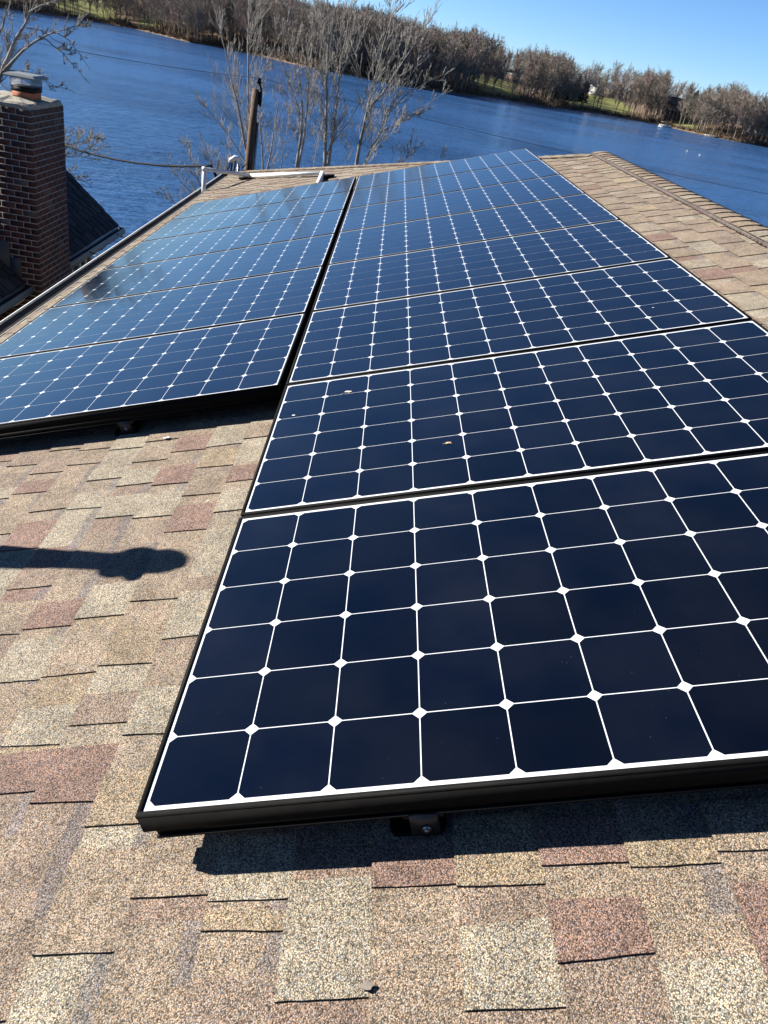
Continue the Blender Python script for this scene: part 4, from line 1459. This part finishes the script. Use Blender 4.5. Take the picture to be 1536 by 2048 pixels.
def skyline_h(p, x):
    """tree height so that the top meets the photographed skyline at this column"""
    y = np.interp(x, skx, sky_y)
    q = CAM + ray(x, y) * ((p[1] - CAM[1]) / ray(x, y)[1])
    return q[2] - p[2]


KIND = ['straight trunked grey', 'tall pale', 'broad bushy brown', 'slim reddish', 'pale spreading', 'tall dark', 'low reddish']
placed = []
R = np.random.default_rng(77)
# individually standing trees: row along the water and a thinner second row
cands = []
s = 0.0
while s < s_len[-1]:
    cands.append((s + R.uniform(-1, 1), R.uniform(2.0, 6.5)))
    if R.random() < .62: cands.append((s + R.uniform(-2, 2), R.uniform(8, 17)))
    s += R.uniform(2.6, 4.6)
used = set()
cnt = 0
R.shuffle(cands)
spare = []


def in_lawn(x, m=0): return any(a - m < x < b + m for a, b in LAWN)


for (s, d) in cands:
    if s < 0 or s > s_len[-1]: continue
    p = far_pt(s, d); x, y, dep = px_of(p)
    if x < -60 or x > 1590: continue
    if in_lawn(x) and x > 900 and R.random() < .3: continue
    if 1322 < x < 1352 and d < 20 and R.random() < .6: continue
    vi = int(R.integers(0, len(VAR))); src, h0 = VAR[vi]
    hs = skyline_h(p, x)
    f = R.uniform(.66, 1.04)
    if d > 8: f = R.uniform(.82, 1.08)
    h = min(hs * f, R.uniform(19, 29))
    if cnt >= 290:
        spare.append((tuple(p), h)); continue
    if vi in used:
        o = src.copy(); COL.objects.link(o)
    else:
        o = src; used.add(vi)
    o.location = tuple(p); k = h / h0
    w = k * R.uniform(.85, 1.15)
    o.scale = (w, w, k); o.rotation_euler = (R.normal(0, .03), R.normal(0, .03), R.uniform(0, 6.28))
    tag(o, 'bare grey brown tree in the row along the far shore', 'tree', 'bare trees along the far shore')
    cnt += 1
# the wood behind them reads as one mass
pv = [a for a, b in spare]; sc_ = [b for a, b in spare]
R = np.random.default_rng(78)
rows = [(19, 2.8), (25, 2.8), (32, 3.0), (41, 3.5), (52, 4), (66, 5), (84, 6), (104, 5), (125, 5), (150, 7)]
for d0, st in rows:
    s = 0
    while s < s_len[-1]:
        s += st * R.uniform(.6, 1.4)
        if s > s_len[-1]: break
        d = d0 + R.uniform(-4, 4); p = far_pt(s, d); x, y, dep = px_of(p)
        if x < -80 or x > 1620: continue
        if in_lawn(x, 4) and (d < 70 if x > 900 else (10 < d < 45 and R.random() < .7)): continue
        if 1312 < x < 1362 and 10 < d < 44: continue
        hs = skyline_h(p, x)
        h = min(hs * (R.uniform(.80, 1.0) if R.random() < .8 else R.uniform(1.0, 1.14)), R.uniform(22, 34))
        if h < 5: continue
        pv.append(tuple(p)); sc_.append(h)
me = bpy.data.meshes.new('woodland'); me.from_pydata(pv, [], [])
a = me.attributes.new('h', 'FLOAT', 'POINT'); a.data.foreach_set('value', sc_)
wood = bpy.data.objects.new('woodland', me); COL.objects.link(wood)
tag(wood, 'bare brown grey winter wood covering the hill across the lake', 'woodland', kind='stuff')
ng = bpy.data.node_groups.new('woodland_scatter', 'GeometryNodeTree')
ng.interface.new_socket('Geometry', in_out='INPUT', socket_type='NodeSocketGeometry')
ng.interface.new_socket('Geometry', in_out='OUTPUT', socket_type='NodeSocketGeometry')
GN = ng.nodes; GL = ng.links
gi = GN.new('NodeGroupInput'); go = GN.new('NodeGroupOutput')
jg = GN.new('GeometryNodeJoinGeometry')
for i, (src, h0) in enumerate(VAR):
    oi = GN.new('GeometryNodeObjectInfo'); oi.inputs['Object'].default_value = src; oi.inputs['As Instance'].default_value = True
    oi.transform_space = 'ORIGINAL'
    tg = GN.new('GeometryNodeTransform'); tg.inputs['Scale'].default_value = (1 / h0,) * 3
    GL.new(oi.outputs['Geometry'], tg.inputs['Geometry']); g2 = GN.new('GeometryNodeGeometryToInstance'); GL.new(tg.outputs[0], g2.inputs[0]); GL.new(g2.outputs[0], jg.inputs[0])
ip = GN.new('GeometryNodeInstanceOnPoints'); ip.inputs['Pick Instance'].default_value = True
ri = GN.new('FunctionNodeRandomValue'); ri.data_type = 'INT'; ri.inputs[4].default_value = 0; ri.inputs[5].default_value = len(VAR) - 1
GL.new(ri.outputs[2], ip.inputs['Instance Index'])
rr = GN.new('FunctionNodeRandomValue'); rr.data_type = 'FLOAT'; rr.inputs[2].default_value = 0; rr.inputs[3].default_value = 6.28
cx_ = GN.new('ShaderNodeCombineXYZ'); GL.new(rr.outputs[1], cx_.inputs[2]); GL.new(cx_.outputs[0], ip.inputs['Rotation'])
na_ = GN.new('GeometryNodeInputNamedAttribute'); na_.data_type = 'FLOAT'; na_.inputs['Name'].default_value = 'h'
GL.new(na_.outputs[0], ip.inputs['Scale'])
GL.new(gi.outputs[0], ip.inputs['Points']); GL.new(jg.outputs[0], ip.inputs['Instance']); GL.new(ip.outputs[0], go.inputs[0])
md = wood.modifiers.new('scatter', 'NODES'); md.node_group = ng
print('individual far trees', cnt, 'wood trees', len(pv))

# undergrowth along the far water line
R = np.random.default_rng(79)
mb = MB()
cols = [(.13, .085, .05), (.19, .14, .09), (.10, .08, .055), (.22, .17, .12), (.16, .10, .065)]
for k in range(9000):
    s = R.uniform(0, s_len[-1]); d = .8 + R.exponential(9)
    if d > 60: continue
    x_ = px_of(far_pt(s, d))[0]
    if in_lawn(x_) and d > 4: continue
    if x_ < -60 or x_ > 1600: continue
    c = far_pt(s, d); h = R.uniform(.5, 2.4); col = jit(cols[int(R.integers(0, 5))], .2)
    for q in range(5):
        b = c + [R.normal(0, .5), R.normal(0, .5), 0]; t = b + [R.normal(0, .45), R.normal(0, .45), h * R.uniform(.5, 1)]
        w = unit(np.cross(t - b, R.normal(0, 1, 3))) * R.uniform(.06, .2)
        mb.face([b - w, b + w, t + w * .3, t - w * .3], col)
tag(mb.build('undergrowth', attr_mat('brush', .95, .1, 1.0, .2)), 'brown brush and dead grass along the far water line', 'undergrowth', kind='stuff')

# evergreens
tkm, ndm = far_conifer_mesh('evergreen_tree', 12, 9)
EV = [(1096, 12, 15.5, 'dark evergreen at the left end of the evergreen clump on the far bank'), (1118, 14, 15.5, 'wide dark evergreen second from the left in the far bank clump'),
      (1134, 12, 13, 'lighter green evergreen in the middle of the far bank clump'),
      (1152, 15, 14.5, 'dark round topped evergreen left of the white gable house'), (1166, 13, 13, 'evergreen at the right end of the clump beside the white gable house'),
      (1386, 48, 14.5, 'lone dark evergreen rising above the brown hillside house'), (1500, 55, 15.5, 'dark reddish evergreen top near the right edge of the photo'), (945, 60, 18, 'dark evergreen mass left of the far lawn strip')]
first = None


def s_for_px(x, d):
    S2 = np.linspace(0, s_len[-1], 600); X = np.array([px_of(far_pt(s, d))[0] for s in S2[::4]])
    return float(S2[::4][np.argmin(abs(X - x))])


for (x, d, h, lb) in EV:
    s = s_for_px(x, d); p = far_pt(s, d)
    if first is None:
        r = empty('evergreen_tree', tuple(p), lb, 'evergreen tree', 'evergreen trees on the far bank')
        tkm.build('trunk', M_FARBARK, r); ndm.build('crown', M_NEEDLE, r); first = r
    else:
        r = first.copy(); COL.objects.link(r); r.location = tuple(p); r['label'] = lb
        for c in list(first.children):
            q = c.copy(); COL.objects.link(q); q.parent = r
    r.scale = (h / 12 * 1.25, h / 12 * 1.25, h / 12); r.rotation_euler = (0, 0, x)


# far houses
M_FROOF = noisy('far_roof', (.055, .05, .05), (.085, .08, .078), 1, .9, .2)
M_FWHITE = noisy('far_white_wall', (.68, .67, .63), (.76, .75, .71), 1, .7, .3)
M_FTAN = noisy('far_tan_wall', (.38, .32, .24), (.46, .40, .30), 1, .7, .3)
M_FBROWN = noisy('far_brown_wall', (.14, .105, .085), (.19, .145, .12), 1, .8, .3)
M_FGREYROOF = noisy('far_grey_roof', (.22, .22, .23), (.30, .30, .31), 1, .8, .3)


def far_house(x, d, w, dp, h, rh, label, wall, roof, rot=0.0, base_px=None, name='far_house', deck=False):
    s = s_for_px(x, d); p = far_pt(s, d)
    if base_px is not None:
        t = (p[1] - CAM[1]) / ray(x, base_px)[1]; p = CAM + ray(x, base_px) * t
    r = empty(name, tuple(p), label, 'house', 'houses on the far bank', (0, 0, rot))
    mb = MB(); mb.box(-w / 2, w / 2, -dp / 2, dp / 2, -4, h)
    for sx in (-1, 1): mb.face([(sx * w / 2, -dp / 2, h), (sx * w / 2, dp / 2, h), (sx * w / 2, 0, h + rh)])
    mb.build('wall', wall, r)
    mb = MB()
    for sy in (-1, 1):
        a = [(-w / 2 - .4, sy * (dp / 2 + .4), h - .15), (w / 2 + .4, sy * (dp / 2 + .4), h - .15), (w / 2 + .4, 0, h + rh + .12), (-w / 2 - .4, 0, h + rh + .12)]
        mb.face(a); mb.face([(x_, y_, z_ - .2) for x_, y_, z_ in a][::-1])
    mb.build('roof', roof, r)
    n = max(2, int(w / 2.6))
    for i in range(n):
        for zz in ([h - 2.0] if h < 4 else [h - 2.0, h - 4.8]):
            mb = MB(); cx = -w / 2 + w * (i + .5) / n; mb.box(cx - .5, cx + .5, -dp / 2 - .05, -dp / 2 - .01, zz, zz + 1.3); mb.build('window', M_GLASS, r)
    mb = MB()
    for q in (-1, 1):
        mb.box(q * w / 2 + (.01 if q > 0 else -.05), q * w / 2 + (.05 if q > 0 else -.01), -.5, .5, h - 1.9, h - .6)
    mb.build('window', M_GLASS, r)
    if deck:
        mb = MB(); mb.box(-w / 2, w / 2, -dp / 2 - 3, -dp / 2 - .1, h - 3.1, h - 2.9)
        for i in range(6): mb.box(-w / 2 + i * w / 5 - .1, -w / 2 + i * w / 5 + .1, -dp / 2 - 3, -dp / 2 - 2.8, -4, h - 2)
        mb.box(-w / 2, w / 2, -dp / 2 - 3, -dp / 2 - 2.95, h - 2.1, h - 2.0); mb.build('deck', M_FTAN, r)
    return r


far_house(1192, 95, 9, 8, 5, 4.2, 'small white gabled house beyond the far lawn', M_FWHITE, M_FGREYROOF, 1.2, 186)
far_house(1222, 110, 14, 8, 3.5, 3, 'low house with pale grey roof right of the white gabled one', M_FTAN, M_FGREYROOF, .1, 190)
far_house(1338, 30, 13, 10, 7.2, 3.4, 'dark brown two storey house with tan front on the far bank', M_FBROWN, M_FROOF, .35, 236, deck=True)
far_house(1320, 27, 5, 5, 8.2, 2.2, 'sunlit tan gabled wing at the left of the brown house', M_FTAN, M_FROOF, .3, 234)
far_house(985, 120, 14, 10, 6, 5.5, 'dark gabled house roof showing between far treetops', M_FBROWN, M_FROOF, .9, 138)
far_house(567, 90, 14, 10, 6, 5, 'house with brown gable half hidden at the top of the wooded hill', M_FBROWN, M_FTAN, .9, 42)
far_house(438, 85, 7, 6, 5, 4, 'white walled house glimpsed through trees at the top of the photo', M_FWHITE, M_FGREYROOF, .2, 12)
far_house(1445, 60, 5, 5, 4.5, 2.5, 'little white shed among the trees right of the brown house', M_FWHITE, M_FROOF, .6, 243)
far_house(1512, 34, 9, 7, 4.5, 3, 'cream house behind trees close to the right edge', M_FWHITE, M_FROOF, .2, 272)

# boats, dock, buoys
pb_ = at(1330, 255.5, 2, WATER_Z)
bo = empty('pontoon_boat', tuple(pb_), 'small white boat with a grey canopy moored by the brown house', 'boat')
bo.rotation_euler = (0, 0, .25)
mb = MB()
for sy in (-1, 1): mb.tube([(-3.4, sy * .9, .1), (2.6, sy * .9, .1), (3.3, sy * .9, .35)], [.32, .32, .1], 8)
mb.box(-3.3, 3.0, -1.2, 1.2, .4, .52)
mb.build('hull', M_WHITE, bo)
mb = MB(); mb.box(-3.2, 2.8, -1.2, -1.15, .52, 1.25); mb.box(-3.2, 2.8, 1.15, 1.2, .52, 1.25); mb.box(2.75, 2.8, -1.15, 1.15, .52, 1.25)
mb.build('railing', M_WHITE, bo)
mb = MB(); mb.box(-2.6, .6, -1.2, 1.2, 2.5, 2.6)
for a in (-2.5, .5):
    for b in (-1.1, 1.1): mb.tube([(a, b, .5), (a, b, 2.5)], .04, 5)
mb.build('canopy', noisy('canopy', (.25, .27, .3), (.3, .32, .35), 2, .8, .3), bo)
dk = at(1424, 274.0, 2, WATER_Z); mb = MB()
mb.box(-4.5, 4.5, -.9, .9, .45, .6)
for a in (-4, -1.5, 1.5, 4):
    for b in (-.8, .8): mb.tube([(a, b, -1.0), (a, b, .9)], .09, 6)
o = mb.build('boat_dock', M_FWHITE); o.location = tuple(dk); o.rotation_euler = (0, 0, .4)
tag(o, 'pale wooden dock low on the water along the far shore', 'dock')
for (x, y, lb) in ((1374, 303, 'left of two tiny white floating marks on the lake'), (1399, 311, 'right of two tiny white floating marks on the lake')):
    q = at(x, y, 2, WATER_Z); mb = MB()
    mb.tube([(0, 0, -.15), (0, 0, 0), (0, 0, .15), (0, 0, .26), (0, 0, .3)], [.08, .18, .20, .12, .03], 10); mb.tube([(0, 0, .3), (0, 0, .5)], .03, 5)
    o = mb.build('buoy', M_WHITE, smooth=True); o.location = tuple(q); tag(o, lb, 'buoy', 'white floats on the lake')
